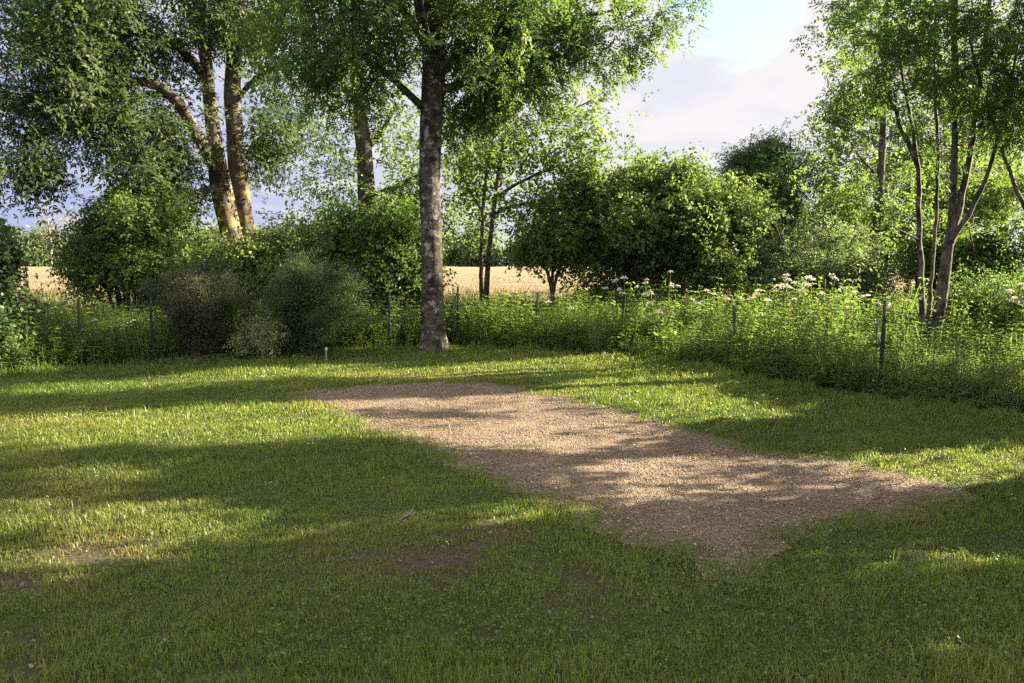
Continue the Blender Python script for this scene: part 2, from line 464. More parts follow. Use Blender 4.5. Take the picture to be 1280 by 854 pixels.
def make_sprays(kind, seed, n=10):
    r = np.random.RandomState(seed); out = []
    for _ in range(n):
        L = []
        if kind in ('ash', 'ashfar'):
            tl = 0.42; nodes = 4 if kind == 'ash' else 3
            for i in range(nodes):
                t = 0.12 + 0.88 * i / (nodes - 1)
                for side in ((-1, 1) if i < nodes - 1 else (0, -1, 1)):
                    o = np.array([tl * t - .1, 0, -0.10 * t * t]) + r.normal(0, .01, 3)
                    az = side * r.uniform(.7, 1.2); dr = r.uniform(-.5, .25)
                    d = np.array([cos(az), sin(az), dr]); d /= np.linalg.norm(d)
                    ll = r.uniform(.20, .30)
                    up = np.array([r.normal(0, .35), r.normal(0, .35), 1.0])
                    sd = np.cross(d, up); sd /= np.linalg.norm(sd)
                    pairs = 4 if kind == 'ash' else 2
                    for j in range(pairs):
                        u = 0.28 + 0.6 * j / (pairs - 1)
                        q = o + d * ll * u + np.array([0, 0, -0.10 * u * u])
                        for sg in (-1, 1):
                            dd = d * .65 + sg * sd * .85 + np.array([0, 0, r.normal(-.12, .2)])
                            le = r.uniform(.065, .095) * (1.0 if kind == 'ash' else 1.5)
                            L.append(diamond(q, dd, up + r.normal(0, .3, 3), le, le * .40))
                    le = r.uniform(.07, .1) * (1.0 if kind == 'ash' else 1.5)
                    L.append(diamond(o + d * ll * .92 + np.array([0, 0, -.09]), d + np.array([0, 0, -.3]), up, le, le * .42))
        elif kind == 'broad':
            for i in range(15):
                t = r.uniform(0, 1); o = np.array([.5 * t - .2, 0, .05 * sin(3 * t)]) + r.normal(0, .035, 3)
                az = r.choice([-1, 1]) * r.uniform(.3, 1.5)
                d = np.array([cos(az), sin(az), r.normal(-.15, .4)])
                le = r.uniform(.06, .105)
                L.append(diamond(o, d, np.array([r.normal(0, .5), r.normal(0, .5), 1.0]), le, le * .66))
        elif kind == 'willow':
            for i in range(18):
                t = r.uniform(0, 1); o = np.array([.6 * t - .25, 0, -.1 * t * t]) + r.normal(0, .02, 3)
                az = r.choice([-1, 1]) * r.uniform(.3, 1.1)
                d = np.array([cos(az), sin(az), r.normal(-.1, .35)])
                le = r.uniform(.07, .12)
                L.append(diamond(o, d, np.array([r.normal(0, .6), r.normal(0, .6), 1.0]), le, le * .28))
        elif kind == 'feather':
            for b in range(5):
                az0 = r.uniform(-.8, .8); el0 = r.uniform(-.2, .6)
                ax = np.array([cos(az0) * cos(el0), sin(az0) * cos(el0), sin(el0)])
                for i in range(9):
                    t = i / 8.
                    o = ax * .42 * t - np.array([.12, 0, .12 * t * t]) + r.normal(0, .008, 3)
                    d = ax + r.normal(0, .55, 3)
                    le = r.uniform(.03, .06)
                    L.append(diamond(o, d, r.normal(0, 1, 3), le, le * .28))
        elif kind == 'small':
            for i in range(20):
                t = r.uniform(0, 1); o = np.array([.4 * t - .18, 0, .03 * sin(3 * t)]) + r.normal(0, .03, 3)
                d = r.normal(0, 1, 3); d[0] += .7
                le = r.uniform(.03, .055)
                L.append(diamond(o, d, np.array([r.normal(0, .6), r.normal(0, .6), 1.0]), le, le * .62))
        elif kind == 'far':
            for i in range(10):
                o = r.normal(0, .35, 3); d = r.normal(0, 1, 3)
                le = r.uniform(.28, .5)
                L.append(diamond(o, d, r.normal(0, 1, 3) + np.array([0, 0, .7]), le, le * .6))
        out.append(np.array(L))
    return np.array(out)          # templates x leaves x 4 x 3


SPRAYS = {k: make_sprays(k, 11 + i) for i, k in enumerate(('ash', 'ashfar', 'broad', 'willow', 'feather', 'small', 'far'))}


def place_sprays(kind, pos, direc, rng, smin=.8, smax=1.25, upj=.45):
    T = SPRAYS[kind]; n = len(pos)
    d = direc / (np.linalg.norm(direc, axis=1, keepdims=True) + 1e-9)
    up = np.array([0, 0, 1.0]) + rng.normal(0, upj, (n, 3))
    y = np.cross(up, d); y /= np.linalg.norm(y, axis=1, keepdims=True) + 1e-9
    z = np.cross(d, y)
    R = np.stack([d, y, z], -1)                       # columns
    sc = rng.uniform(smin, smax, n)
    ti = rng.randint(0, len(T), n)
    V = np.einsum('nij,nlvj->nlvi', R, T[ti]) * sc[:, None, None, None] + pos[:, None, None, :]
    L = T.shape[1]
    base = np.clip(rng.normal(.45, .2, (n, 1)), 0, 1)
    rnd = np.clip(base + rng.normal(0, .17, (n, L)), 0, 1)
    return V.reshape(-1, 3), np.repeat(rnd.reshape(-1), 4)


def leaves_obj(name, chunks, mat, parent, origin):
    V = np.concatenate([c[0] for c in chunks]); a = np.concatenate([c[1] for c in chunks])
    q = np.arange(len(V)).reshape(-1, 4)
    return mesh_np(name, V, q, None, mat, parent, False, {'rnd': a}, origin)


# ------------------------------------------------------------------ trees
def smooth_line(pts, step):
    pts = np.asarray(pts, float)
    P = np.vstack([2 * pts[0] - pts[1], pts, 2 * pts[-1] - pts[-2]])
    out = []
    for i in range(1, len(P) - 2):
        n = max(2, int(np.linalg.norm(P[i + 1, :3] - P[i, :3]) / step))
        t = (np.arange(n) / n)[:, None]
        a, b, c, d = P[i - 1], P[i], P[i + 1], P[i + 2]
        out.append(.5 * (2 * b + (c - a) * t + (2 * a - 5 * b + 4 * c - d) * t ** 2 + (3 * b - a - 3 * c + d) * t ** 3))
    out.append(P[-2][None])
    out = np.concatenate(out); out[:, 3] = np.maximum(out[:, 3], .004)
    return out


def line(*pts):
    """points (px, py, distance, radius in px) -> (x, y, z, radius)"""
    r = []
    for px, py, Y, rp in pts:
        p = W(px, py, Y); r.append([*p, rp * Y / F])
    return np.array(r)


def grow(nodes, rad, cangrow, A, step, kill, rng, maxit=70, grav=-0.06):
    P = [np.asarray(nodes, float)]; par = [np.full(len(nodes), -1)]
    n = len(nodes); A = np.asarray(A, float)
    nd = np.full(len(A), 1e9); ni = np.zeros(len(A), int)
    idx = np.nonzero(cangrow)[0]
    alive = np.ones(len(A), bool)
    allP = np.asarray(nodes, float)

    def upd(ids):
        for k in range(0, len(ids), 400):
            ch = ids[k:k + 400]
            D = np.linalg.norm(A[:, None, :] - allP[None, ch, :], axis=2)
            m = D.argmin(1); dm = D[np.arange(len(A)), m]
            b = dm < nd; nd[b] = dm[b]; ni[b] = ch[m[b]]
    parents = np.full(n, -1)
    upd(idx); last = nd.copy()
    for it in range(maxit):
        alive &= nd > kill
        if not alive.any(): break
        a = np.nonzero(alive)[0]
        u, inv = np.unique(ni[a], return_inverse=True)
        v = (A[a] - allP[ni[a]]) / nd[a][:, None]
        acc = np.zeros((len(u), 3)); np.add.at(acc, inv, v)
        acc /= np.linalg.norm(acc, axis=1, keepdims=True) + 1e-9
        acc += rng.normal(0, .22, acc.shape); acc[:, 2] += grav
        acc /= np.linalg.norm(acc, axis=1, keepdims=True) + 1e-9
        newp = allP[u] + acc * step
        s = len(allP)
        allP = np.vstack([allP, newp]); parents = np.concatenate([parents, u])
        upd(np.arange(s, len(allP)))
        stuck = alive & (nd >= last - 1e-6); alive &= ~stuck
        last = nd.copy()
    return allP, parents


def make_tree(name, label, cat, wood, limbs=(), blobs=(), leaf='broad', lmat='hazel', bmat='bark_thin', group=None,
              seed=1, step=.28, kill=.3, per=2, spread=.22, zgrow=1.5, clump=.35, size=(.8, 1.25), droop=-.25, extra_pts=None,
              tip=.006, sides=9, rough=.05, avoid=.9, wood_name='trunk', crown_name='crown', sub=.012, fill=0.0, clear=(), dens=1.0, trunk_step=.16):
    """wood: the stems (lists of x, y, z, r); limbs: main branches; blobs: (centre, radii, how many twigs) of foliage"""
    rng = np.random.RandomState(seed)
    base = np.array([wood[0][0][0], wood[0][0][1], 0.0])
    t = thing(name, base, label, cat, group)
    nodes, rad, own, stems = [], [], [], []
    for k, w in enumerate(list(wood) + list(limbs)):
        fine = smooth_line(w, trunk_step)
        tb = Tubes()
        big = fine[:, 3].max() > .07
        sd = (20 if fine[:, 3].max() > .17 else sides) if big else 6
        f3 = fine.copy()
        if k < len(wood):                        # root flare
            z = f3[:, 2]; f3[:, 3] *= 1 + .42 * np.exp(-np.clip(z, 0, 9) / .14) + .12 * np.exp(-np.clip(z, 0, 9) / .6)
        wob = fine[:, 3:4] * .22 * rng.normal(0, 1, (len(fine), 3)) * (0.0 if big else 1.0)
        tb.add(f3[:, :3] + wob, f3[:, 3], sd, rough if big else 0.0, seed + k)
        stems.append(tb)
        c = smooth_line(w, step); nodes.append(c[:, :3]); rad.append(c[:, 3]); own += [k] * len(c)
    nodes = np.concatenate(nodes); rad = np.concatenate(rad)
    A, D = [], []
    for c, r, n in blobs:
        n = max(3, int(n * dens))
        c = np.asarray(c); r = np.asarray(r)
        k = int(n * 2.6) + 8
        v = rng.normal(0, 1, (k, 3)); v /= np.linalg.norm(v, axis=1, keepdims=True)
        v *= rng.uniform(.15, 1, (k, 1)) ** .5
        p = c + v * r
        g = vnoise(p[:, 0], p[:, 1], p[:, 2], 2.0 / max(.5, r.min()) ** .5, seed % 4)
        ok = (g > -clump - rng.uniform(0, .4, k)) if clump < 2 else np.ones(k, bool)
        if avoid: ok &= ~(blocks_light(p) & (rng.uniform(0, 1, k) < avoid))
        p, v = p[ok][:n], v[ok][:n]
        A.append(p); D.append(v)
    if extra_pts is not None:
        A.append(extra_pts); D.append(rng.normal(0, .6, extra_pts.shape))
    A = np.concatenate(A); D = np.concatenate(D)
    P, par = grow(nodes, rad, nodes[:, 2] > zgrow, A, step, kill, rng)
    n0 = len(nodes)
    r = np.zeros(len(P)); kids = [[] for _ in range(len(P))]
    for i in range(n0, len(P)): kids[par[i]].append(i)
    for i in range(len(P) - 1, n0 - 1, -1):
        s = sum(r[c] ** 2.3 for c in kids[i])
        r[i] = max(tip, s ** (1 / 2.3))
    r[:n0] = rad
    for i in range(n0, len(P)): r[i] = min(r[i], r[par[i]] * .8 if par[i] < n0 else r[par[i]])
    own = np.array(own + [0] * (len(P) - n0))
    for i in range(n0, len(P)): own[i] = own[par[i]]
    for i in range(n0, len(P)):
        p = par[i]
        main = None
        if p >= n0:
            main = max(kids[p], key=lambda c: r[c])
        if p < n0 or main != i:
            ch = [p, i]
            while kids[ch[-1]]:
                ch.append(max(kids[ch[-1]], key=lambda c: r[c]))
            pts = P[ch].copy(); rr = r[ch].copy(); rr[0] = rr[1]
            stems[own[i]].add(pts, rr, 3 if rr[1] < .012 else 5)
    built = []
    for k, tb in enumerate(stems):
        if k < len(wood):
            built.append(tb.build(wood_name, M[bmat], t, base))
        else:                                      # a limb belongs to the stem it leaves
            p0 = np.asarray(limbs[k - len(wood)])[0, :3]
            j = int(np.argmin([np.linalg.norm(smooth_line(w, .1)[:, :3] - p0, axis=1).min() for w in wood]))
            tb.build('limb', M[bmat], built[j], base).location = (0, 0, 0)
    # foliage
    pos = np.repeat(A, per, 0) + rng.normal(0, spread, (len(A) * per, 3))
    dr = np.repeat(D, per, 0) * .8 + rng.normal(0, .6, (len(A) * per, 3)); dr[:, 2] += droop
    if fill:
        thin = np.nonzero((r < sub) & (np.arange(len(P)) >= n0))[0]
        k = rng.choice(thin, int(len(thin) * fill)) if len(thin) else thin
        if avoid and len(k): k = k[~blocks_light(P[k])]
        if len(k):
            d2 = P[k] - P[par[k]]
            pos = np.vstack([pos, P[k] + rng.normal(0, .08, (len(k), 3))]); dr = np.vstack([dr, d2 / step + rng.normal(0, .6, (len(k), 3))])
    if avoid:
        b = blocks_light(pos) & (rng.uniform(0, 1, len(pos)) < avoid); pos, dr = pos[~b], dr[~b]
    ok = (pos[:, 2] > .12) & ~(in_front(pos, clear) & (rng.uniform(0, 1, len(pos)) < .96)); pos, dr = pos[ok], dr[ok]
    leaves_obj(crown_name, [place_sprays(leaf, pos, dr, rng, *size)], M[lmat], t, base)
    return t


def B(px, py, Y, rx, ry, n, rz=None):
    """a clump of foliage seen at (px, py): rx, ry half sizes in photograph px, rz half depth in metres"""
    k = Y / F
    return (W(px, py, Y), np.array([rx * k, rz if rz else max(rx, ry) * k, ry * k]), n)

# ------------------------------------------------------------------ setting: ground, gravel, field, hills
EDGE = np.array([(-40, 16), (-20, 9.0), (-11.5, 10.6)] + [tuple(G(*p)) for p in [(-40, 478), (50, 466), (100, 461), (200, 452), (300, 446), (430, 438), (545, 435), (600, 436), (700, 441), (760, 447), (830, 453), (880, 462), (950, 476), (1020, 488), (1100, 499), (1180, 508), (1290, 523)]] + [(6.6, 6.4), (8.2, 3.5), (9.5, -3), (9.5, -14)])
LAWN = np.vstack([EDGE, [(-40, -14)]])


def graded(a, b, lo, hi, fine, coarse):
    s = [lo]
    while s[-1] < hi: s.append(s[-1] + fine)
    x = s[-1]; g = fine
    while x < b: g = min(g * 1.35, coarse); x += g; s.append(x)
    x = lo; g = fine; pre = []
    while x > a: g = min(g * 1.35, coarse); x -= g; pre.append(x)
    return np.array(pre[::-1] + s)


def sheet(name, xs, ys, zf, mat):
    Xg, Yg = np.meshgrid(xs, ys, indexing='ij')
    V = np.stack([Xg, Yg, zf(Xg, Yg)], -1).reshape(-1, 3)
    ny = len(ys); i = np.arange(len(xs) - 1)[:, None] * ny; j = np.arange(ny - 1)[None, :]
    q = np.stack([i + j, i + ny + j, i + ny + j + 1, i + j + 1], -1).reshape(-1, 4)
    return mesh_np(name, V, q, None, mat, None, True)


def ground_mat():
    m, n, l, out = new_mat('earth_and_moss')
    g = n.new('ShaderNodeNewGeometry')
    a = N(n, 'ShaderNodeTexNoise', Scale=1.3, Detail=6.0, Roughness=0.65); l.new(g.outputs['Position'], a.inputs['Vector'])
    b = N(n, 'ShaderNodeTexNoise', Scale=45.0, Detail=5.0, Roughness=0.7); l.new(g.outputs['Position'], b.inputs['Vector'])
    col = ramp(n, l, a.outputs[0], [(0.38, (0.036, 0.036, 0.014)), (0.55, (0.032, 0.040, 0.012)), (0.68, (0.030, 0.046, 0.012))])
    wa = n.new('ShaderNodeAttribute'); wa.attribute_name = 'worn'
    col = mix_rgb(n, l, wa.outputs['Fac'], col, (0.056, 0.038, 0.025))
    f = ramp(n, l, b.outputs[0], [(0.3, 0.5), (0.7, 1.5)])
    col = mix_rgb(n, l, 1.0, col, f, 'MULTIPLY')
    p = N(n, 'ShaderNodeBsdfPrincipled', Roughness=0.95); p.inputs['Specular IOR Level'].default_value = 0.1
    l.new(col, p.inputs['Base Color'])
    bp = N(n, 'ShaderNodeBump', Strength=0.8, Distance=0.02); l.new(b.outputs[0], bp.inputs['Height']); l.new(bp.outputs[0], p.inputs['Normal'])
    l.new(p.outputs[0], out.inputs[0]); return m


def gravel_mat():
    m, n, l, out = new_mat('pinkish_gravel')
    g = n.new('ShaderNodeNewGeometry')
    v = N(n, 'ShaderNodeTexVoronoi', Scale=120.0); l.new(g.outputs['Position'], v.inputs['Vector'])
    a = N(n, 'ShaderNodeTexNoise', Scale=2.2, Detail=7.0, Roughness=0.7); l.new(g.outputs['Position'], a.inputs['Vector'])
    hs = n.new('ShaderNodeSeparateColor'); l.new(v.outputs['Color'], hs.inputs[0])
    stone = ramp(n, l, hs.outputs[0], [(0.0, (0.072, 0.048, 0.029)), (0.35, (0.140, 0.097, 0.059)), (0.7, (0.190, 0.136, 0.085)), (1.0, (0.27, 0.20, 0.137))])
    t = ramp(n, l, a.outputs[0], [(0.32, 0.58), (0.5, 0.92), (0.68, 1.2)])
    col = mix_rgb(n, l, 1.0, stone, t, 'MULTIPLY')
    p = N(n, 'ShaderNodeBsdfPrincipled', Roughness=0.9); p.inputs['Specular IOR Level'].default_value = 0.2
    l.new(col, p.inputs['Base Color'])
    bp = N(n, 'ShaderNodeBump', Strength=1.0, Distance=0.012)
    l.new(math_node(n, l, 'MULTIPLY', v.outputs['Distance'], -1.0), bp.inputs['Height']); l.new(bp.outputs[0], p.inputs['Normal'])
    l.new(p.outputs[0], out.inputs[0]); return m


def wheat_mat():
    m, n, l, out = new_mat('ripe_wheat')
    g = n.new('ShaderNodeNewGeometry')
    mp = N(n, 'ShaderNodeMapping'); mp.inputs['Scale'].default_value = (0.35, 1.0, 1.0); l.new(g.outputs['Position'], mp.inputs['Vector'])
    a = N(n, 'ShaderNodeTexNoise', Scale=0.25, Detail=8.0, Roughness=0.7); l.new(mp.outputs[0], a.inputs['Vector'])
    b = N(n, 'ShaderNodeTexNoise', Scale=9.0, Detail=5.0, Roughness=0.7); l.new(g.outputs['Position'], b.inputs['Vector'])
    col = ramp(n, l, a.outputs[0], [(0.35, (0.145, 0.102, 0.042)), (0.5, (0.185, 0.134, 0.056)), (0.65, (0.225, 0.168, 0.075))])
    f = ramp(n, l, b.outputs[0], [(0.3, 0.72), (0.7, 1.2)])
    p = N(n, 'ShaderNodeBsdfPrincipled', Roughness=0.9)
    l.new(mix_rgb(n, l, 1.0, col, f, 'MULTIPLY'), p.inputs['Base Color'])
    bp = N(n, 'ShaderNodeBump', Strength=1.0, Distance=0.3); l.new(b.outputs[0], bp.inputs['Height']); l.new(bp.outputs[0], p.inputs['Normal'])
    l.new(p.outputs[0], out.inputs[0]); return m


xs = graded(-900, 900, -14, 14, .35, 60); ys = graded(-60, 1500, 0, 20, .35, 60)
GROUND = tag(sheet('ground', xs, ys, hgt, ground_mat()), kind='structure')

# gravel: a sheet with a ragged outline a little above the earth
GRAVEL_PX = [(372, 492), (420, 487), (470, 482), (540, 478), (600, 480), (660, 490), (720, 500), (770, 515), (820, 528), (880, 545), (940, 560), (1000, 570), (1060, 582), (1120, 592), (1168, 603), (1190, 616), (1150, 632), (1110, 641), (1040, 651), (980, 673), (945, 690), (925, 712), (912, 716), (890, 702), (850, 686), (800, 669), (745, 650), (710, 631), (660, 611), (620, 591), (570, 577), (530, 563), (490, 546), (450, 531), (420, 515), (390, 505)]
GRAVEL = np.array([G(*p) for p in GRAVEL_PX])


def gravel_dist(x, y):
    """signed distance into the gravel (positive inside), with a ragged edge"""
    d = poly_dist(x, y, GRAVEL) * np.where(in_poly(x, y, GRAVEL), 1, -1)
    return d + .06 * vnoise(x, y, 0, 2.2, 1) + .05 * vnoise(x, y, 0, 6.5, 2)


def lawn_in(x, y): return in_poly(x, y, LAWN)


step = .05
gx = np.arange(GRAVEL[:, 0].min() - .4, GRAVEL[:, 0].max() + .4, step); gy = np.arange(GRAVEL[:, 1].min() - .4, GRAVEL[:, 1].max() + .4, step)
Xg, Yg = np.meshgrid(gx, gy, indexing='ij')
Zg = hgt(Xg, Yg) + .004 + (.004 + .004 * vnoise(Xg, Yg, 0, 5.0, 3)) * np.clip(gravel_dist(Xg, Yg) / .25, 0, 1)
ins = gravel_dist(Xg[:-1, :-1] + step / 2, Yg[:-1, :-1] + step / 2) > -.13
I, J = np.nonzero(ins); ny = len(gy)
q = np.stack([I * ny + J, (I + 1) * ny + J, (I + 1) * ny + J + 1, I * ny + J + 1], -1)
used, inv = np.unique(q.ravel(), return_inverse=True)
V = np.stack([Xg, Yg, Zg], -1).reshape(-1, 3)[used]
GM = gravel_mat()
tag(mesh_np('gravel_patch', V, inv.reshape(-1, 4), None, GM, None, True), kind='structure')

# loose stones on and around it
rng = np.random.RandomState(3)
ico = np.array([(1, 0, 0), (-1, 0, 0), (0, 1, 0), (0, -1, 0), (0, 0, 1), (0, 0, -1)], float)
oct_t = np.array([(0, 2, 4), (2, 1, 4), (1, 3, 4), (3, 0, 4), (2, 0, 5), (1, 2, 5), (3, 1, 5), (0, 3, 5)])


def scatter_stones(name, n, box, keep, smin, smax, mat, power=2.5):
    x = rng.uniform(box[0], box[1], n); y = rng.uniform(box[2], box[3], n)
    k = keep(x, y); x, y = x[k], y[k]; m = len(x)
    s = smin + (smax - smin) * rng.uniform(0, 1, m) ** power
    T = ico[None] * rng.uniform(.65, 1.25, (m, 6, 1)) * np.array([1, .8, .6])
    a = rng.uniform(0, 6.28, m); ca, sa = np.cos(a)[:, None], np.sin(a)[:, None]
    P = np.stack([T[..., 0] * ca - T[..., 1] * sa, T[..., 0] * sa + T[..., 1] * ca, T[..., 2]], -1) * s[:, None, None]
    P += np.stack([x, y, hgt(x, y) + .010 + s * .25], -1)[:, None]
    t = (oct_t[None] + (np.arange(m) * 6)[:, None, None]).reshape(-1, 3)
    return mesh_np(name, P.reshape(-1, 3), None, t, mat, None, False, {'rnd': np.repeat(np.clip(rng.normal(.5, .25, m), 0, 1), 6)})


SM, n_, l_, out_ = new_mat('loose_stone')
at_ = n_.new('ShaderNodeAttribute'); at_.attribute_name = 'rnd'
p_ = N(n_, 'ShaderNodeBsdfPrincipled', Roughness=0.85); l_.new(ramp(n_, l_, at_.outputs['Fac'], [(0, (0.05, 0.034, 0.021)), (0.5, (0.147, 0.103, 0.064)), (0.85, (0.21, 0.155, 0.102)), (1, (0.36, 0.29, 0.22))]), p_.inputs['Base Color']); l_.new(p_.outputs[0], out_.inputs[0])
bx = (GRAVEL[:, 0].min() - .6, GRAVEL[:, 0].max() + .6, GRAVEL[:, 1].min() - .6, GRAVEL[:, 1].max() + .6)
o = scatter_stones('gravel_stones', 170000, bx, lambda x, y: gravel_dist(x, y) > rng.exponential(.09, x.shape) * -1 + .05, .003, .012, SM, 2.6)
tag(o, 'small pinkish stones loose on the gravel patch', kind='stuff')

# wheat field: the standing crop is a low slab; its near rim carries real stalks
fx = graded(-420, 420, -60, 60, 1.5, 25); fy = graded(25, 118, 25, 60, .8, 5)
fy = fy[fy >= 25]; fy = fy[fy <= 119]
WH = wheat_mat()
wf = sheet('wheat_field', fx, fy, lambda x, y: .62 + .05 * vnoise(x, y, 0, .7, 1) + .03 * vnoise(x, y, 0, 2.3, 2) - .62 * (y < 25.1) + 0 * x, WH)
tag(wf, kind='structure')


def blades(x, y, z, h, w, lean, rng, dry=None, bend=.5, az=None):
    """grass blades of 5 verts: returns verts, quads, tris, rnd, dry"""
    n = len(x)
    a = rng.uniform(0, 6.28, n); la = a + rng.normal(0, .9, n) if az is None else az
    sx, sy = np.cos(a + pi / 2) * w / 2, np.sin(a + pi / 2) * w / 2
    lx, ly = np.cos(la) * lean * h, np.sin(la) * lean * h
    V = np.empty((n, 5, 3))
    V[:, 0] = np.stack([x - sx, y - sy, z - .01], -1); V[:, 1] = np.stack([x + sx, y + sy, z - .01], -1)
    mx, my, mz = x + lx * .3, y + ly * .3, z + h * .55 * np.sqrt(np.clip(1 - (lean * .45) ** 2, .1, 1))
    V[:, 2] = np.stack([mx + sx * .8, my + sy * .8, mz], -1); V[:, 3] = np.stack([mx - sx * .8, my - sy * .8, mz], -1)
    tz = z + h * np.sqrt(np.clip(1 - np.minimum(lean, .96) ** 2, .06, 1)) * (1 - .25 * bend * lean)
    V[:, 4] = np.stack([x + lx, y + ly, tz], -1)
    b = np.arange(n)[:, None] * 5
    return V.reshape(-1, 3), b + np.array([[0, 1, 2, 3]]), b + np.array([[3, 2, 4]])


def grass_obj(name, x, y, h, w, lean, mat, rng, rnd, dry, z=None, az=None):
    z = hgt(x, y) if z is None else z
    V, q, t = blades(x, y, z, h, w, lean, rng, az=az)
    return mesh_np(name, V, q, t, mat, None, False, {'rnd': np.repeat(rnd, 5), 'dry': np.repeat(dry, 5)})


# lawn grass: density and blade width follow the distance so that the turf stays closed
rng = np.random.RandomState(8)
BARE = [((508, 690), 110, 34), ((440, 672), 30, 9), ((520, 712), 40, 10), ((620, 662), 34, 12), ((12, 735), 40, 12), ((100, 690), 60, 16), ((85, 640), 14, 16), ((30, 835), 46, 16), ((700, 765), 26, 9), ((860, 728), 38, 10), ((285, 845), 40, 8), ((740, 725), 30, 9), ((480, 850), 40, 8), ((165, 683), 30, 10), ((40, 800), 24, 12)]
DRY = [((90, 620), 130, 40), ((60, 530), 110, 14), ((140, 680), 90, 22), ((625, 665), 30, 10), ((420, 505), 70, 10), ((150, 690), 60, 16), ((500, 470), 120, 8), ((60, 735), 70, 14), ((60, 580), 60, 10)]


def spots(px, py, lst):
    v = np.zeros(px.shape)
    for (a, b), rx, ry in lst:
        v = np.maximum(v, np.exp(-(((px - a) / rx) ** 2 + ((py - b) / ry) ** 2)))
    return v


_gx, _gy = np.meshgrid(xs, ys, indexing='ij')
_px, _py, _d = to_px(_gx, _gy, 0 * _gx)
_w = np.where((_gy > 1.5) & (_gy < 14), np.clip(spots(np.where(_d > .5, _px, 0), np.where(_d > .5, _py, 0), BARE) * 1.1, 0, 1), 0)
_at = GROUND.data.attributes.new('worn', 'FLOAT', 'POINT'); _at.data.foreach_set('value', _w.astype(np.float32).ravel())


def lawn_points(n, y0, y1, marg):
    y = rng.uniform(y0, y1, n); hw = .66 * y + marg
    x = rng.uniform(-1, 1, n) * (.66 * y1 + marg)
    k = np.abs(x) < hw; x, y = x[k], y[k]
    k = lawn_in(x, y); return x[k], y[k]


GX, GY, GH, GW, GL, GR, GD = [], [], [], [], [], [], []
for (y0, y1, dens, w, hm) in ((2.0, 3.6, 8200, .0042, .052), (3.6, 5.2, 6200, .0052, .054), (5.2, 7.5, 4200, .0068, .056), (7.5, 10.5, 2600, .0092, .058), (10.5, 16.5, 1500, .013, .062)):
    area = (y1 - y0) * 2 * (.66 * y1 + 1.2)
    x, y = lawn_points(int(area * dens * 1.1), y0, y1, 1.2)
    xo, yo = lawn_points(int((y1 - y0) * 2 * (.66 * y1 + 4) * dens * .55), y0, y1, 4.0)   # thinner turf beside the view
    ko = np.abs(xo) > .66 * yo + 1.2
    x, y = np.concatenate([x, xo[ko]]), np.concatenate([y, yo[ko]])
    gd = gravel_dist(x, y)
    px, py, _ = to_px(x, y, hgt(x, y))
    bare = spots(px + 18 * vnoise(x, y, 0, 7, 2), py + 8 * vnoise(x, y, 0, 7, 1), BARE) * np.clip(.56 + .9 * vnoise(x, y, 0, 11, 0) + .5 * vnoise(x, y, 0, 4.5, 3), 0, 1.2)
    patch = .5 + .5 * vnoise(x, y, 0, 1.6, 1)
    fine = vnoise(x, y, 0, 7.0, 2)
    keep = rng.uniform(0, 1, len(x)) < np.clip(1.0 - 1.5 * bare * (.85 + .5 * fine) - .22 * (fine < -.55), .03, 1)
    keep &= (gd < rng.normal(.03, .09, len(x))) | ((rng.uniform(0, 1, len(x)) < .05) & (gd > 0) & (vnoise(x, y, 0, 4.1, 3) > .52))
    x, y, patch, fine, px, py, gd, bare = (v[keep] for v in (x, y, patch, fine, px, py, gd, bare))
    n = len(x)
    edge = np.exp(-poly_dist(x, y, EDGE, False) / .35)
    h = hm * (.48 + .72 * patch + .40 * fine + .18 * vnoise(x, y, 0, 15, 1)) * rng.uniform(.55, 1.35, n) * (1 + 1.6 * edge) * (1 - .45 * bare)
    d = np.clip(spots(px, py, DRY) * .42 + .25 * bare + .12 * (vnoise(x, y, 0, .9, 3) > .3) + rng.normal(-.02, .14, n), 0, 1)
    d = np.where(rng.uniform(0, 1, n) < .045, rng.uniform(.5, 1, n), d)
    GX.append(x); GY.append(y); GH.append(np.clip(h * .82, .015, .3)); GW.append(w * rng.uniform(.7, 1.35, n)); GL.append(np.clip(rng.normal(.55, .25, n), .05, .97))
    GR.append(np.clip(.5 + .30 * vnoise(x, y, 0, .8, 2) + .12 * fine + rng.normal(0, .17, n), 0, 1)); GD.append(d)
cat_ = np.concatenate
tag(grass_obj('lawn_grass', cat_(GX), cat_(GY), cat_(GH), cat_(GW), cat_(GL), M['grass'], rng, cat_(GR), cat_(GD)),
    'short mown lawn grass with dry straw patches around the gravel', kind='stuff')

# longer seed stalks and coarse tufts in the turf
x, y = lawn_points(60000, 2.1, 13, .8)
k = (gravel_dist(x, y) < -.05) & (vnoise(x, y, 0, 2.6, 3) > .35) & (rng.uniform(0, 1, len(x)) < .3); x, y = x[k], y[k]
n = len(x)
tag(grass_obj('grass_tufts', x, y, rng.uniform(.06, .13, n), rng.uniform(.004, .007, n) * (1 + y / 14), np.clip(rng.normal(.5, .25, n), .05, .95), M['grass'], rng, rng.uniform(.4, 1, n), np.clip(rng.normal(.05, .15, n), 0, 1)),
    'coarser longer tufts standing up from the mown lawn', kind='stuff')

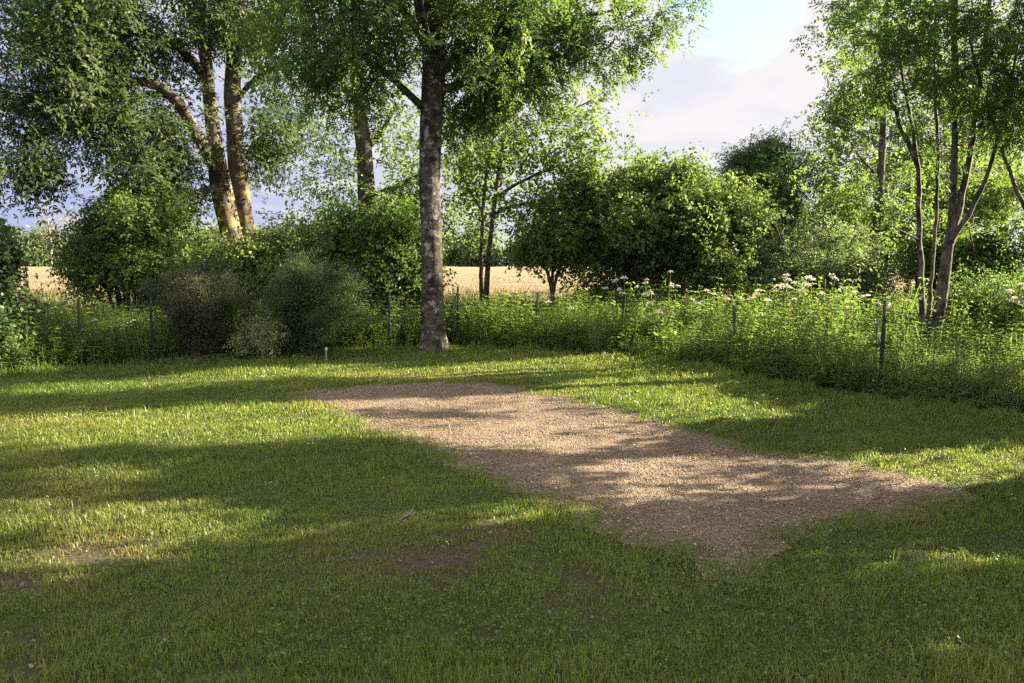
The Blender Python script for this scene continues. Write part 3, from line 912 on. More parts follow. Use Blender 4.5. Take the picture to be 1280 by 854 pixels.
# clover and other broad leaves, thick in the near right part of the lawn
def rosettes(x, y, n_leaf, size, height, rng):
    n = len(x); m = n * n_leaf
    X = np.repeat(x, n_leaf) + rng.normal(0, .014, m); Y = np.repeat(y, n_leaf) + rng.normal(0, .014, m)
    Z = hgt(X, Y) + rng.uniform(.3, 1, m) * height
    a = rng.uniform(0, 6.28, m); el = rng.uniform(-.3, .5, m)
    d = np.stack([np.cos(a) * np.cos(el), np.sin(a) * np.cos(el), np.sin(el)], -1)
    s = np.stack([-np.sin(a), np.cos(a), rng.normal(0, .4, m)], -1)
    L = size * rng.uniform(.6, 1.4, m)[:, None]
    o = np.stack([X, Y, Z], -1)
    nrm = np.cross(d, s)
    V = np.stack([o, o + d * L * .5 + s * L * .38 + nrm * L * .1, o + d * L, o + d * L * .5 - s * L * .38 + nrm * L * .1], 1)
    return V.reshape(-1, 3), np.repeat(np.clip(rng.normal(.5, .25, m), 0, 1), 4)


x, y = lawn_points(90000, 2.0, 9.5, .8)
px, py, _ = to_px(x, y, 0 * x)
dens = np.clip(.12 + .75 * spots(px, py, [((1050, 760), 330, 120), ((650, 800), 200, 70), ((860, 700), 120, 40), ((1200, 650), 160, 60), ((420, 820), 120, 40)]) + .3 * vnoise(x, y, 0, 1.8, 0), 0, 1)
k = (rng.uniform(0, 1, len(x)) < (dens - spots(px, py, BARE)) * .8) & (gravel_dist(x, y) < -.03); x, y = x[k], y[k]
V, a = rosettes(x, y, 3, .0145, .050, rng)
tag(mesh_np('clover_leaves', V, np.arange(len(V)).reshape(-1, 4), None, M['clover'], None, False, {'rnd': a}), 'low clover and broad leaves mixed into the lawn', kind='stuff')
x, y = lawn_points(1500, 4.2, 13, .5)
k = (gravel_dist(x, y) < -.05) & (vnoise(x, y, 0, 1.1, 2) > .1); x, y = x[k][:150], y[k][:150]
V, a = rosettes(x, y, 5, .010, .075, rng)
tag(mesh_np('lawn_daisies', V + np.array([0, 0, .012]), np.arange(len(V)).reshape(-1, 4), None, M['umbel'], None, False, {'rnd': np.clip(a + .4, 0, 1)}), 'tiny white clover heads and daisies dotted over the lawn', kind='stuff')
# leaf litter on the bare spots
x, y = lawn_points(40000, 2.1, 9, .6)
px, py, _ = to_px(x, y, 0 * x)
k = (rng.uniform(0, 1, len(x)) < .02 + .5 * spots(px, py, BARE)) & (gravel_dist(x, y) < -.05); x, y = x[k], y[k]
V, a = rosettes(x, y, 1, .022, .02, rng)
LM = leaf_mat('dead_leaf', (0.05, 0.033, 0.02), (0.085, 0.056, 0.03), (0.17, 0.12, 0.065), trans=0.15)
tag(mesh_np('leaf_litter', V, np.arange(len(V)).reshape(-1, 4), None, LM, None, False, {'rnd': a}), 'brown dead leaf scraps on the bare spots of the lawn', kind='stuff')

# ------------------------------------------------------------------ beyond the fence: weeds, meadow, stalks
def off_edge(x, y): return poly_dist(x, y, EDGE, False)


rng = np.random.RandomState(21)


def weed_templates(seed, n=8):
    r = np.random.RandomState(seed); out = []
    for _ in range(n):
        L = []
        for i in range(9):
            z = .22 + .78 * i / 8.; a0 = (i % 2) * pi / 2 + r.normal(0, .4)
            for k in range(3 if i < 8 else 4):
                a = a0 + k * 2.1 + r.normal(0, .35); dr = r.uniform(-.6, .35)
                le = r.uniform(.07, .125) * (1.15 - .45 * z)
                o = np.array([r.normal(0, .02) + .06 * sin(2 * z), r.normal(0, .02), z])
                L.append(diamond(o + np.array([cos(a), sin(a), .2]) * .03, np.array([cos(a), sin(a), dr]), np.array([r.normal(0, .3), r.normal(0, .3), 1]), le, le * .5))
        for k in range(2):            # stem: two thin crossed slivers
            w = .008
            L.append(np.array([[-w, 0, 0], [w, 0, 0], [w * .6 + .05, .0, .95], [.05 - w * .6, 0, .95]]) if k == 0 else np.array([[0, -w, 0], [0, w, 0], [.05, w * .6, .95], [.05, -w * .6, .95]]))
        out.append(np.array([l for l in L][:30]))
    return np.array(out)


WEED = weed_templates(4)


def place_weeds(x, y, h, rng, wide=1.0):
    n = len(x); T = WEED; L = T.shape[1]
    a = rng.uniform(0, 6.28, n); ti = rng.randint(0, len(T), n)
    lx, ly = rng.normal(0, .16, n), rng.normal(0, .16, n)
    P = T[ti]
    ca, sa = np.cos(a)[:, None, None], np.sin(a)[:, None, None]
    hh = h[:, None, None]
    Xw = (P[..., 0] * ca - P[..., 1] * sa) * wide * (.7 + .3 * hh) + lx[:, None, None] * P[..., 2] * hh + x[:, None, None]
    Yw = (P[..., 0] * sa + P[..., 1] * ca) * wide * (.7 + .3 * hh) + ly[:, None, None] * P[..., 2] * hh + y[:, None, None]
    Zw = P[..., 2] * hh + hgt(x, y)[:, None, None]
    base = np.clip(rng.normal(.45, .22, (n, 1)) + .15 * vnoise(x, y, 0, 1.2, 2)[:, None], 0, 1)
    rnd = np.clip(base + rng.normal(0, .15, (n, L)), 0, 1)
    dry = np.clip(rng.normal(-.1, .2, (n, 1)) * np.ones((1, L)), 0, 1)
    return np.stack([Xw, Yw, Zw], -1).reshape(-1, 3), np.repeat(rnd.ravel(), 4), np.repeat(dry.ravel(), 4)


def band(n, x0, x1, d0, d1, y0=5.0, y1=22):
    x = rng.uniform(x0, x1, n); y = rng.uniform(y0, y1, n)
    k = ~lawn_in(x, y); x, y = x[k], y[k]
    d = off_edge(x, y); k = (d > d0) & (d < d1); return x[k], y[k], d[k]


x, y, d = band(60000, -13, 15, .0, 5.0, 4.5, 21)
right = np.clip((x - .5) / 4, 0, 1)
top = (.60 + .20 * right + .16 * np.clip(d / 3, 0, 1) * (.4 + right)) * (.85 + .30 * vnoise(x, y, 0, .9, 1) + .24 * vnoise(x, y, 0, 2.6, 2))
left = x < -2.2
top = np.where(left, .62 + .12 * vnoise(x, y, 0, .9, 1), top)
h = np.clip(top * rng.uniform(.55, 1.12, len(x)) * np.clip(.35 + d / .55 + .5 * vnoise(x, y, 0, 2.1, 3), .3, 1.15), .16, 1.75)
k = rng.uniform(0, 1, len(x)) < np.where(d < 2.2, .72, .34) * np.where(left, .8, 1.0); x, y, h = x[k], y[k], h[k]
pxw, _, _ = to_px(x, y, 0 * x)
h = np.where((pxw > 1060) & (y < 13.1), h * np.clip(.62 + .2 * (y - 10.5) / 2.5 * (pxw > 1190), .4, .9), h)
k = ~((np.abs(x + 1.36) < .55) & (np.abs(y - 14.2) < .6)); x, y, h = x[k], y[k], h[k]
V, a, dr = place_weeds(x, y, h, rng)
tag(mesh_np('nettles_and_weeds', V, np.arange(len(V)).reshape(-1, 4), None, M['nettle'], None, False, {'rnd': a, 'dry': dr}), 'dense nettles and leafy weeds growing through and behind the wire fence', kind='stuff')

# broad leaved docks and burdocks pushing out of the weeds, and their rusty seed stalks
x, y, d = band(2600, -12, 12, .05, 2.6, 5, 18)
k = (vnoise(x, y, 0, 1.5, 0) > .0) & (rng.uniform(0, 1, len(x)) < .55); x, y, d = x[k], y[k], d[k]
Vb = []
for cx_, cy_, dd in zip(x, y, d):
    hb = rng.uniform(.25, .85) * min(1, .45 + dd)
    for j in range(rng.randint(5, 10)):
        a = rng.uniform(0, 6.28); zz = hb * rng.uniform(.35, 1.0)
        Vb.append(diamond(np.array([cx_ + .05 * cos(a), cy_ + .05 * sin(a), zz]), np.array([cos(a), sin(a), rng.normal(.15, .45)]), np.array([rng.normal(0, .3), rng.normal(0, .3), 1.]), rng.uniform(.09, .16), rng.uniform(.05, .08)))
Vb = np.array(Vb).reshape(-1, 3); m = len(Vb) // 4
tag(mesh_np('broad_weed_leaves', Vb, np.arange(len(Vb)).reshape(-1, 4), None, M['nettle'], None, False, {'rnd': np.repeat(np.clip(rng.normal(.5, .25, m), 0, 1), 4), 'dry': np.zeros(m * 4)}), 'bigger dock and burdock leaves standing out of the nettles', kind='stuff')
x, y, d = band(900, -9, 9, .15, 2.4, 6, 17)
pxw, _, _ = to_px(x, y, 0 * x)
k = (vnoise(x, y, 0, 1.1, 2) > .15) & (pxw < 1070); x, y, d = x[k][:190], y[k][:190], d[k][:190]
Vb = []
for cx_, cy_ in zip(x, y):
    hb = rng.uniform(.6, 1.12); lx_, ly_ = rng.normal(0, .1, 2)
    for w_ in ((.004, 0), (0, .004)):
        Vb.append(np.array([[cx_ - w_[0], cy_ - w_[1], 0], [cx_ + w_[0], cy_ + w_[1], 0], [cx_ + lx_ + w_[0], cy_ + ly_ + w_[1], hb], [cx_ + lx_ - w_[0], cy_ + ly_ - w_[1], hb]]))
    for j in range(22):
        t = rng.uniform(.62, 1.0); v = rng.normal(0, 1, 3)
        Vb.append(diamond(np.array([cx_ + lx_ * t, cy_ + ly_ * t, hb * t]) + rng.normal(0, .018, 3), v, rng.normal(0, 1, 3), .03, .02))
Vb = np.array(Vb).reshape(-1, 3); m = len(Vb) // 4
DK = leaf_mat('rusty_seed', (0.10, 0.06, 0.03), (0.17, 0.11, 0.06), (0.25, 0.19, 0.11), trans=0.3, tcol=(1.1, 1.0, .8))
tag(mesh_np('dry_seed_stalks', Vb, np.arange(len(Vb)).reshape(-1, 4), None, DK, None, False, {'rnd': np.repeat(np.clip(rng.normal(.5, .25, m), 0, 1), 4)}), 'thin rusty brown seed stalks among the nettles', kind='stuff')

# tall grass among them, along the fence foot and out to the crop
x, y, d = band(170000, -13, 14, -.02, 2.2, 4.5, 20)
k = rng.uniform(0, 1, len(x)) < np.where(d < .3, .34, .22); x, y, d = x[k], y[k], d[k]
n = len(x); h = rng.uniform(.12, .62, n) * np.clip(.4 + d / 1.0, .4, 1.35)
A1 = (x, y, h, rng.uniform(.004, .009, n))
x = rng.uniform(-24, 24, 60000); y = rng.uniform(16.5, 26.2, 60000)
k = ~lawn_in(x, y); x, y = x[k], y[k]; n = len(x)
A2 = (x, y, rng.uniform(.35, .85, n), rng.uniform(.014, .03, n))
cx_, cy_, cd_ = band(700, -10, 10, .1, 2.6, 5, 18)
k = rng.uniform(0, 1, len(cx_)) < .55; cx_, cy_ = cx_[k], cy_[k]
m_ = rng.randint(14, 46, len(cx_)); hh_ = np.repeat(rng.uniform(.45, 1.1, len(cx_)), m_)
A3 = (np.repeat(cx_, m_) + rng.normal(0, .06, m_.sum()), np.repeat(cy_, m_) + rng.normal(0, .06, m_.sum()), hh_ * rng.uniform(.6, 1.1, m_.sum()), rng.uniform(.005, .010, m_.sum()))
x, y, h, w = (np.concatenate(v) for v in zip(A1, A2, A3)); n = len(x)
tag(grass_obj('meadow_grass', x, y, h, w, np.clip(rng.normal(.35, .22, n), .02, .9), M['meadow'], rng, np.clip(rng.normal(.5, .25, n), 0, 1), np.clip(rng.normal(.22, .28, n), 0, 1)),
    'tall rough grass along the fence foot and up to the crop', kind='stuff')
# ears along the near part of the crop
x = rng.uniform(-45, 40, 60000); y = 25.2 + 26 * rng.uniform(0, 1, 60000) ** 1.6; n = len(x)
tag(grass_obj('wheat_ears', x, y, rng.uniform(.08, .20, n), rng.uniform(.018, .036, n), np.clip(rng.normal(.45, .25, n), .02, .95), M['wheat'], rng, rng.uniform(0, 1, n), np.zeros(n), z=np.full(n, .56)),
    'ripe golden wheat ears along the near side of the field', kind='stuff')

# far wood and the hill behind it
hx = np.linspace(-700, 900, 120); hy = np.linspace(420, 900, 24)
hm = bpy.data.materials.new('wooded_hill')
hm.use_nodes = True
hm.node_tree.nodes['Principled BSDF'].inputs['Roughness'].default_value = 1.0
hn, hl = hm.node_tree.nodes, hm.node_tree.links
hno = N(hn, 'ShaderNodeTexNoise', Scale=0.06, Detail=8.0, Roughness=0.7); hg = hn.new('ShaderNodeNewGeometry'); hl.new(hg.outputs['Position'], hno.inputs['Vector'])
hl.new(ramp(hn, hl, hno.outputs[0], [(0.35, (0.045, 0.075, 0.055)), (0.65, (0.085, 0.12, 0.085))]), hn['Principled BSDF'].inputs['Base Color'])
tag(sheet('hills', hx, hy, lambda x, y: -2 + np.sin(np.clip((y - 420) / 480, 0, 1) * pi) * (22 + 8 * np.sin(x / 130.) + 3 * np.sin(x / 37.)), hm), kind='structure')
rng = np.random.RandomState(31)
ch = []
for i in range(150):
    cx = rng.uniform(-125, 60); cy = 121 + rng.uniform(0, 9) + abs(cx) * .03
    R_ = rng.uniform(1.5, 3.6); hgt_ = (rng.uniform(2.2, 7.5) if cx < 2 else rng.uniform(2.5, 9.0)) * (.55 if -74 < cx < -60 else 1)
    m = int(36 * R_ * max(1, hgt_ / 4)); v = rng.normal(0, 1, (m, 3)); v /= np.linalg.norm(v, axis=1, keepdims=True)
    p = v * rng.uniform(.5, 1, (m, 1)) * np.array([R_, R_, hgt_ / 2]) + np.array([cx, cy, hgt_ / 2])
    p = p[p[:, 2] > .1]; v = p - np.array([cx, cy, hgt_ / 2])
    ch.append(place_sprays('far', p, v + rng.normal(0, 1, v.shape), rng, .9, 1.6))
fw = leaves_obj('treeline', ch, M['far'], None, None)
tag(fw, 'distant leafy treeline closing the far side of the wheat field', kind='stuff')
# ------------------------------------------------------------------ trees and shrubs
def at(px, Y):
    dep = Y * _fw[1] - CAMH * _fw[2]
    return (px - CX) / F * dep


def wline(*pts):
    """like line(), the first point stands on the ground: (px, None, distance, radius px)"""
    r = []
    for px, py, Y, rp in pts:
        p = np.array([at(px, Y), Y, -.05]) if py is None else W(px, py, Y)
        r.append([*p, rp * Y / F])
    return np.array(r)


# the ash by the gravel
make_tree('ash_tree', 'tall ash with one thick mottled grey trunk at the lawn edge behind the gravel', 'tree',
    [wline((543, None, 14.2, 15), (541, 400, 14.2, 13.8), (540, 330, 14.2, 12.8), (538, 250, 14.2, 13), (538, 180, 14.2, 13.4), (541, 110, 14.2, 14), (543, 40, 14.2, 13.6), (545, -60, 14.2, 12), (550, -170, 14.2, 9), (547, -300, 14.3, 5), (545, -420, 14.3, 2))],
    [line((532, 138, 14.2, 5), (505, 112, 14.0, 4.2), (478, 88, 13.8, 3.6), (445, 65, 13.6, 3), (405, 35, 13.4, 2)),
     line((534, 60, 14.2, 6), (520, 35, 14.2, 5.5), (503, 12, 14.1, 5), (485, -25, 14, 4), (455, -90, 13.9, 2)),
     line((533, 45, 14.2, 6), (524, 10, 14.4, 6), (518, -40, 14.6, 5), (510, -130, 14.8, 3)),
     line((552, 113, 14.2, 5), (585, 102, 14.3, 4.4), (622, 86, 14.5, 3.8), (660, 55, 14.7, 3), (720, 25, 14.9, 2), (790, 8, 15.0, 1.2)),
     line((553, 90, 14.2, 6), (572, 62, 14.0, 5.2), (603, 34, 13.8, 4.6), (640, 8, 13.6, 3.6), (700, -40, 13.4, 2)),
     line((548, 30, 14.2, 5), (575, -10, 14.8, 4), (620, -60, 15.4, 2.5)),
     line((540, 70, 14.2, 5), (530, 30, 13.2, 4.5), (520, -20, 12.3, 3.5), (500, -70, 11.6, 2))],
    [B(440, 62, 13.6, 75, 45, 130, 1.0), B(395, 25, 13.4, 70, 50, 90, 1.0), B(500, 20, 13.6, 80, 50, 120, 1.2), B(610, 60, 14.4, 75, 55, 170, 1.3), B(690, 70, 14.8, 75, 62, 230, 1.2), B(655, 130, 15.2, 62, 36, 90, .9), B(745, 25, 14.9, 70, 34, 130, 1.0), B(818, 6, 15.0, 46, 24, 46, .7), B(590, -10, 13.8, 100, 60, 160, 1.5), B(480, -40, 13, 120, 70, 130, 1.6), B(580, 145, 15.4, 40, 30, 40, .7), B(690, -60, 14.2, 130, 70, 160, 1.6), B(550, -200, 14.2, 260, 130, 420, 3.2), B(545, -380, 14.2, 170, 110, 220, 2.2)],
    leaf='ash', lmat='ash', bmat='bark_main', seed=3, per=2, spread=.26, zgrow=3.5, clump=.3, avoid=.9, rough=.045, dens=.38, clear=[([(518, -20), (566, 0), (562, 120), (558, 440), (520, 440), (520, 120)], 14.4), ([(440, 55), (530, 125), (530, 145), (440, 78)], 14.1), ([(556, 105), (600, 92), (665, 45), (672, 62), (610, 106), (556, 125)], 14.6), ([(555, 80), (610, 25), (618, 35), (560, 98)], 14.1), ([(488, -5), (500, -5), (530, 45), (526, 62)], 14.2)], size=(.75, 1.2), droop=-.3, fill=.15)

# big old tree with two leaning stems
make_tree('old_tree', 'big old spreading tree with two leaning stems flecked with yellow lichen, beyond the fence', 'tree',
    [wline((318, None, 19.6, 19), (302, 350, 19.6, 14.5), (288, 290, 19.6, 13), (276, 235, 19.6, 13), (270, 190, 19.6, 9.5), (264, 140, 19.7, 8), (258, 80, 19.8, 7.4), (250, 10, 20, 8), (238, -80, 20, 5), (228, -190, 20, 2)),
     wline((330, None, 20.1, 17), (318, 350, 20.1, 12), (308, 290, 20.1, 10.5), (299, 230, 20.1, 11.5), (294, 170, 20.2, 10.5), (291, 110, 20.3, 9.4), (296, 40, 20.4, 8), (303, -60, 20.5, 6.5), (312, -180, 20.5, 2.5))],
    [line((268, 205, 19.6, 8), (246, 168, 19.2, 7.5), (222, 128, 18.8, 7), (196, 107, 18.5, 6.2), (162, 102, 18.2, 5.2), (138, 118, 17.9, 4), (112, 150, 17.6, 3), (70, 160, 17.2, 2.2), (30, 180, 17, 1.4)),
     line((225, 130, 18.8, 4), (200, 118, 19.4, 3.6), (172, 122, 19.8, 3), (152, 142, 20, 2)),
     line((270, 235, 19.4, 5), (240, 242, 18.8, 3.6), (205, 240, 18.3, 2.6), (165, 236, 18, 1.6)),
     line((260, 100, 19.8, 6.5), (225, 62, 19.4, 5.4), (170, 40, 19, 4.8), (110, 50, 18.4, 4.2), (60, 58, 18, 3), (0, 40, 17.5, 2)),
     line((222, 160, 19.0, 3.2), (205, 180, 18.6, 2.8), (180, 200, 18.2, 2.2), (155, 205, 18, 1.4)),
     line((256, 40, 19.9, 5), (210, -20, 19.4, 4), (140, -60, 18.8, 3), (60, -80, 18.2, 2)),
     *[line((x0, y0, Yt, 1.1), (x0 + dx * .3, y0 + 22, Yt, .8), (x0 + dx, y0 + ln * .7, Yt, .6), (x0 + dx * 1.1, y0 + ln, Yt, .4)) for x0, y0, Yt, dx, ln in ((58, 160, 17.2, 10, 70), (50, 165, 17.1, -14, 80), (40, 172, 17.0, 14, 75), (34, 176, 17, -10, 66), (66, 160, 17.2, -8, 60), (46, 168, 17.1, 20, 84), (28, 178, 16.9, 6, 60), (104, 150, 17.6, 6, 70), (96, 154, 17.5, -14, 60), (70, 158, 17.3, 30, 70))],
     line((297, 60, 20.3, 5.5), (330, 20, 20.4, 4.4), (360, -30, 20.4, 3), (390, -90, 20.5, 2)),
     line((292, 130, 20.2, 4), (318, 100, 20, 3), (345, 85, 19.8, 2), (372, 75, 19.6, 1.2))],
    [B(60, 95, 17.3, 75, 60, 330, 1.8), B(25, 175, 16.8, 46, 60, 190, 1.2), B(135, 60, 18.4, 80, 60, 260, 1.8), B(90, 10, 18, 110, 55, 330, 2), B(215, 20, 19.2, 85, 60, 260, 2), B(320, 25, 20.2, 65, 55, 210, 1.6), B(340, 125, 20.0, 42, 55, 150, 1.2), B(325, 190, 19.8, 34, 30, 70, .9), B(180, 160, 18.2, 60, 36, 120, 1.1), B(170, 225, 18.0, 62, 30, 170, 1.0), B(215, 200, 18.6, 40, 36, 80, .9), B(110, 120, 17.5, 50, 45, 120, 1.2), B(240, 250, 18.6, 30, 20, 40, .7), B(300, 180, 19.2, 26, 30, 40, .7), B(200, -100, 19.5, 230, 100, 420, 3.4), B(330, -70, 20.3, 110, 80, 200, 2), B(-60, 80, 17, 80, 130, 200, 2), B(275, 60, 19.2, 40, 60, 60, .8), B(160, 128, 19.4, 90, 50, 120, 1.2), B(335, 185, 19.2, 22, 34, 70, .5), B(318, 160, 19.0, 16, 20, 30, .4), B(235, 235, 18.8, 30, 20, 60, .6)],
    leaf='ashfar', lmat='old', bmat='bark_old', seed=5, per=3, spread=.30, step=.34, kill=.36, zgrow=3.6, clump=-.05, avoid=.4, rough=.06, dens=.31, droop=-.35, size=(.65, 1.05), fill=.12,
    clear=[([(258, 330), (268, 235), (250, 60), (310, 40), (312, 120), (312, 170), (320, 330)], 20.2), ([(130, 130), (160, 90), (215, 95), (275, 200), (275, 240), (245, 180), (205, 120)], 19.5)])

# hanging bare twigs at the low left end of that crown
# tree standing behind between the two
make_tree('ivy_tree', 'tree with a pale trunk half hidden in leaves between old tree and ash', 'tree',
    [wline((470, None, 22.5, 13), (466, 330, 22.5, 11.5), (460, 270, 22.5, 11), (456, 200, 22.5, 10), (450, 140, 22.5, 9), (446, 60, 22.5, 6), (440, -40, 22.5, 3))],
    [line((462, 245, 22.5, 4), (485, 238, 22.2, 3.4), (510, 226, 22, 2.6), (540, 210, 21.8, 1.6)), line((456, 190, 22.5, 4), (480, 160, 22.5, 3), (495, 130, 22.6, 2)), line((450, 140, 22.5, 4), (425, 100, 22.5, 3), (405, 60, 22.4, 2))],
    [B(425, 160, 22.3, 45, 50, 110, 1.4), B(495, 150, 22.6, 45, 50, 100, 1.4), B(420, 235, 22.2, 44, 44, 120, 1.2), B(500, 225, 22.3, 42, 50, 120, 1.2), B(450, 90, 22.5, 60, 45, 100, 1.5), B(470, 300, 22.4, 66, 44, 200, 1.6), B(405, 305, 22, 42, 40, 130, 1.2), B(580, 175, 23, 45, 70, 130, 1.4), B(575, 255, 23, 40, 45, 100, 1.2), B(450, 0, 22.5, 90, 50, 90, 1.5)],
    leaf='broad', lmat='light', bmat='bark_thin', seed=7, per=2, spread=.28, dens=.75, clear=[([(444, 110), (462, 110), (472, 280), (454, 280)], 22.6)], step=.36, kill=.36, zgrow=2.2, clump=.4, avoid=0, size=(.7, 1.1), fill=.2)

# slender twin stemmed tree
make_tree('slender_twin_tree', 'slender tree with two thin stems side by side and airy pale leaves, before the field', 'tree',
    [wline((607, None, 19.2, 4.2), (608, 360, 19.2, 3.6), (612, 310, 19.2, 3.1), (619, 250, 19.2, 2.8), (628, 180, 19.2, 2.4), (637, 120, 19.2, 1.9), (644, 50, 19.2, 1.5)),
     wline((602, None, 19.3, 3.2), (602, 360, 19.3, 2.8), (602, 300, 19.3, 2.5), (608, 220, 19.3, 2.1), (619, 150, 19.3, 2.2), (622, 90, 19.3, 1.4))],
    [line((613, 270, 19.2, 2.2), (640, 258, 19.1, 1.8), (670, 252, 19, 1.4), (700, 248, 19, 1)), line((616, 250, 19.2, 2.4), (650, 228, 19, 1.9), (700, 206, 18.9, 1.4), (745, 188, 18.8, .9)), line((622, 205, 19.2, 2), (650, 180, 19.3, 1.6), (690, 150, 19.4, 1.1), (740, 125, 19.4, .8)), line((606, 270, 19.3, 1.8), (585, 235, 19.5, 1.4), (570, 200, 19.6, 1))],
    [B(690, 175, 19.2, 66, 42, 105, 1.2), B(745, 160, 19.0, 42, 36, 46, .8), B(650, 200, 19.3, 50, 44, 80, 1.0), B(700, 225, 19.0, 56, 24, 60, .8), B(590, 195, 19.6, 34, 56, 70, 1.0), B(640, 110, 19.2, 62, 40, 80, 1.0), B(600, 270, 19.5, 36, 34, 50, .8), B(735, 115, 19.2, 34, 26, 26, .7), B(660, 260, 19.0, 36, 18, 30, .6)],
    leaf='broad', lmat='light', bmat='bark_thin', seed=9, per=2, spread=.22, zgrow=2.2, clump=.45, avoid=.5, size=(.8, 1.25), fill=.25)

# small many stemmed tree at the field rim
make_tree('small_bushy_tree', 'small tree with several thin stems and low bushy crown by the field', 'tree',
    [wline((688, None, 18.0, 2.6), (690, 365, 18, 2.4), (684, 340, 18, 2), (674, 310, 18, 1.6), (668, 280, 18, 1)), wline((690, None, 18, 2.4), (692, 360, 18, 2.2), (700, 335, 18, 1.8), (708, 300, 18, 1.2)), wline((689, None, 18.1, 2), (690, 360, 18.1, 2), (691, 320, 18.1, 1.5), (690, 270, 18.1, 1))], [],
    [B(690, 290, 18, 42, 36, 130, .9), B(665, 312, 17.9, 26, 20, 44, .6), B(712, 318, 18, 26, 24, 50, .6), B(692, 258, 18.1, 30, 18, 36, .6)],
    leaf='broad', lmat='light', seed=12, per=3, spread=.16, zgrow=1.0, step=.2, kill=.2, clump=.6, avoid=0, size=(.75, 1.1))


def shrub(name, label, cat, px, Y, spread_px, top_px, blobs, leaf, lmat, seed, group=None, stems=6, bmat='bark_thin', **kw):
    r = np.random.RandomState(seed + 100); shape = list(blobs)
    w = []
    if kw.pop('lumpy', leaf == 'broad'):                 # break every rounded mass into uneven lobes
        nb = []
        for c, rad_, n in blobs:
            m = 8
            for j in range(m):
                v = r.normal(0, 1, 3); v /= np.linalg.norm(v); v[2] = v[2] * .9 + .05
                q = r.uniform(.30, .58)
                nb.append((c + v * rad_ * r.uniform(.5, 1.02 - q * .35), rad_ * q, int(n * q * q * .62) + 2))
        blobs = nb
    ns = kw.pop('shoots', 0); keep = blobs if not ns else [(c, rad_, n) for c, rad_, n in shape]
    if ns:                                               # single shoots that stick out of the mass
        ex = []
        for _ in range(ns):
            c, rad_, n = keep[r.randint(len(keep))]
            v = r.normal(0, 1, 3); v[2] = abs(v[2]) + .35; v /= np.linalg.norm(v)
            for q in np.arange(.75, r.uniform(1.15, 1.6), .14):
                ex.append(c + v * rad_ * q + np.array([0, 0, -.10 * (q - .75) ** 2]))
        kw['extra_pts'] = np.array(ex)
    x0 = at(px, Y); zt = W(px, top_px, Y)[2]; sp = spread_px * Y / F
    for i in range(stems):
        a = r.uniform(0, 6.28); q = r.uniform(.25, 1)
        b = np.array([x0 + .12 * sp * cos(a), Y + .12 * sp * sin(a), -.04]); e = np.array([x0 + sp * q * cos(a) * .8, Y + sp * q * sin(a) * .8, zt * r.uniform(.6, .92)])
        m = b * .55 + e * .45; m[2] = e[2] * .55
        rr = r.uniform(.012, .022) * (1 + zt * .35) * kw.get('thick', 1)
        w.append(np.array([[*b, rr], [*m, rr * .75], [*e, rr * .35]]))
    d = dict(per=5, spread=.2, zgrow=.5, step=.26, kill=.28, clump=.45, avoid=0, size=(.6, 1.0), wood_name='stem', crown_name='foliage')
    d.update(kw); d.pop('thick', None)
    return make_tree(name, label, cat, w, [], blobs, leaf=leaf, lmat=lmat, bmat=bmat, seed=seed, group=group, **d)


# right of the field
shrub('hazel_bush', 'large rounded bright green bush with a dark hollow under it, right of the field', 'bush', 820, 19.0, 80, 240,
    [B(820, 285, 19, 105, 70, 620, 1.9), B(770, 270, 18.4, 60, 52, 240, 1.2), B(870, 300, 18.2, 58, 60, 280, 1.2), B(835, 228, 19, 66, 26, 130, 1.0), B(730, 262, 18.4, 36, 36, 110, .8), B(895, 350, 17.6, 34, 34, 90, .8), B(790, 330, 18.8, 60, 30, 90, 1.0), B(800, 368, 18.7, 60, 22, 130, .8), B(880, 368, 18.4, 50, 24, 120, .8)],
    'broad', 'hazel', 14, shoots=40, stems=9, clump=.02, dens=.8, fill=.5, size=(.65, 1.15))
shrub('spindly_dark_bush', 'dark bush with thin shoots poking above its top, behind the bright rounded bush', 'bush', 955, 23, 50, 190,
    [B(955, 250, 23, 48, 50, 260, 1.4), B(985, 300, 22.4, 56, 50, 240, 1.4), B(940, 215, 23, 26, 22, 40, .7), B(965, 200, 23, 18, 16, 18, .5), B(912, 260, 23, 24, 30, 60, .8)], 'willow', 'dark', 16, lumpy=True, shoots=40, stems=8, per=6, fill=.4, avoid=.15, dens=1.5)
make_tree('bare_sapling', 'nearly leafless thin sapling sticking up above the dark bush', 'tree',
    [wline((984, None, 24, 1.8), (985, 300, 24, 1.4), (986, 230, 24, .9), (988, 190, 24, .6), (988, 164, 24, .35))], [line((987, 215, 24, 1), (996, 190, 24, .7), (1000, 168, 24, .5)), line((986, 225, 24, 1), (979, 200, 24, .7), (976, 180, 24, .5))],
    [B(988, 180, 24, 16, 24, 14, .3)], leaf='small', lmat='light', seed=18, per=1, zgrow=3, step=.25, kill=.25, avoid=0, size=(.5, .8), clump=3)
shrub('grey_green_bush', 'grey green fine-leaved bush rising over the white flower heads behind the fence', 'bush', 1010, 17.5, 55, 270,
    [B(1000, 305, 17.5, 56, 50, 330, 1.2), B(1050, 320, 17.2, 44, 44, 190, 1.0), B(960, 330, 17.8, 32, 40, 120, .9), B(962, 358, 17.7, 34, 30, 120, .8), B(1075, 352, 17.6, 34, 30, 110, .8)], 'willow', 'silver', 20, stems=8, avoid=.85)
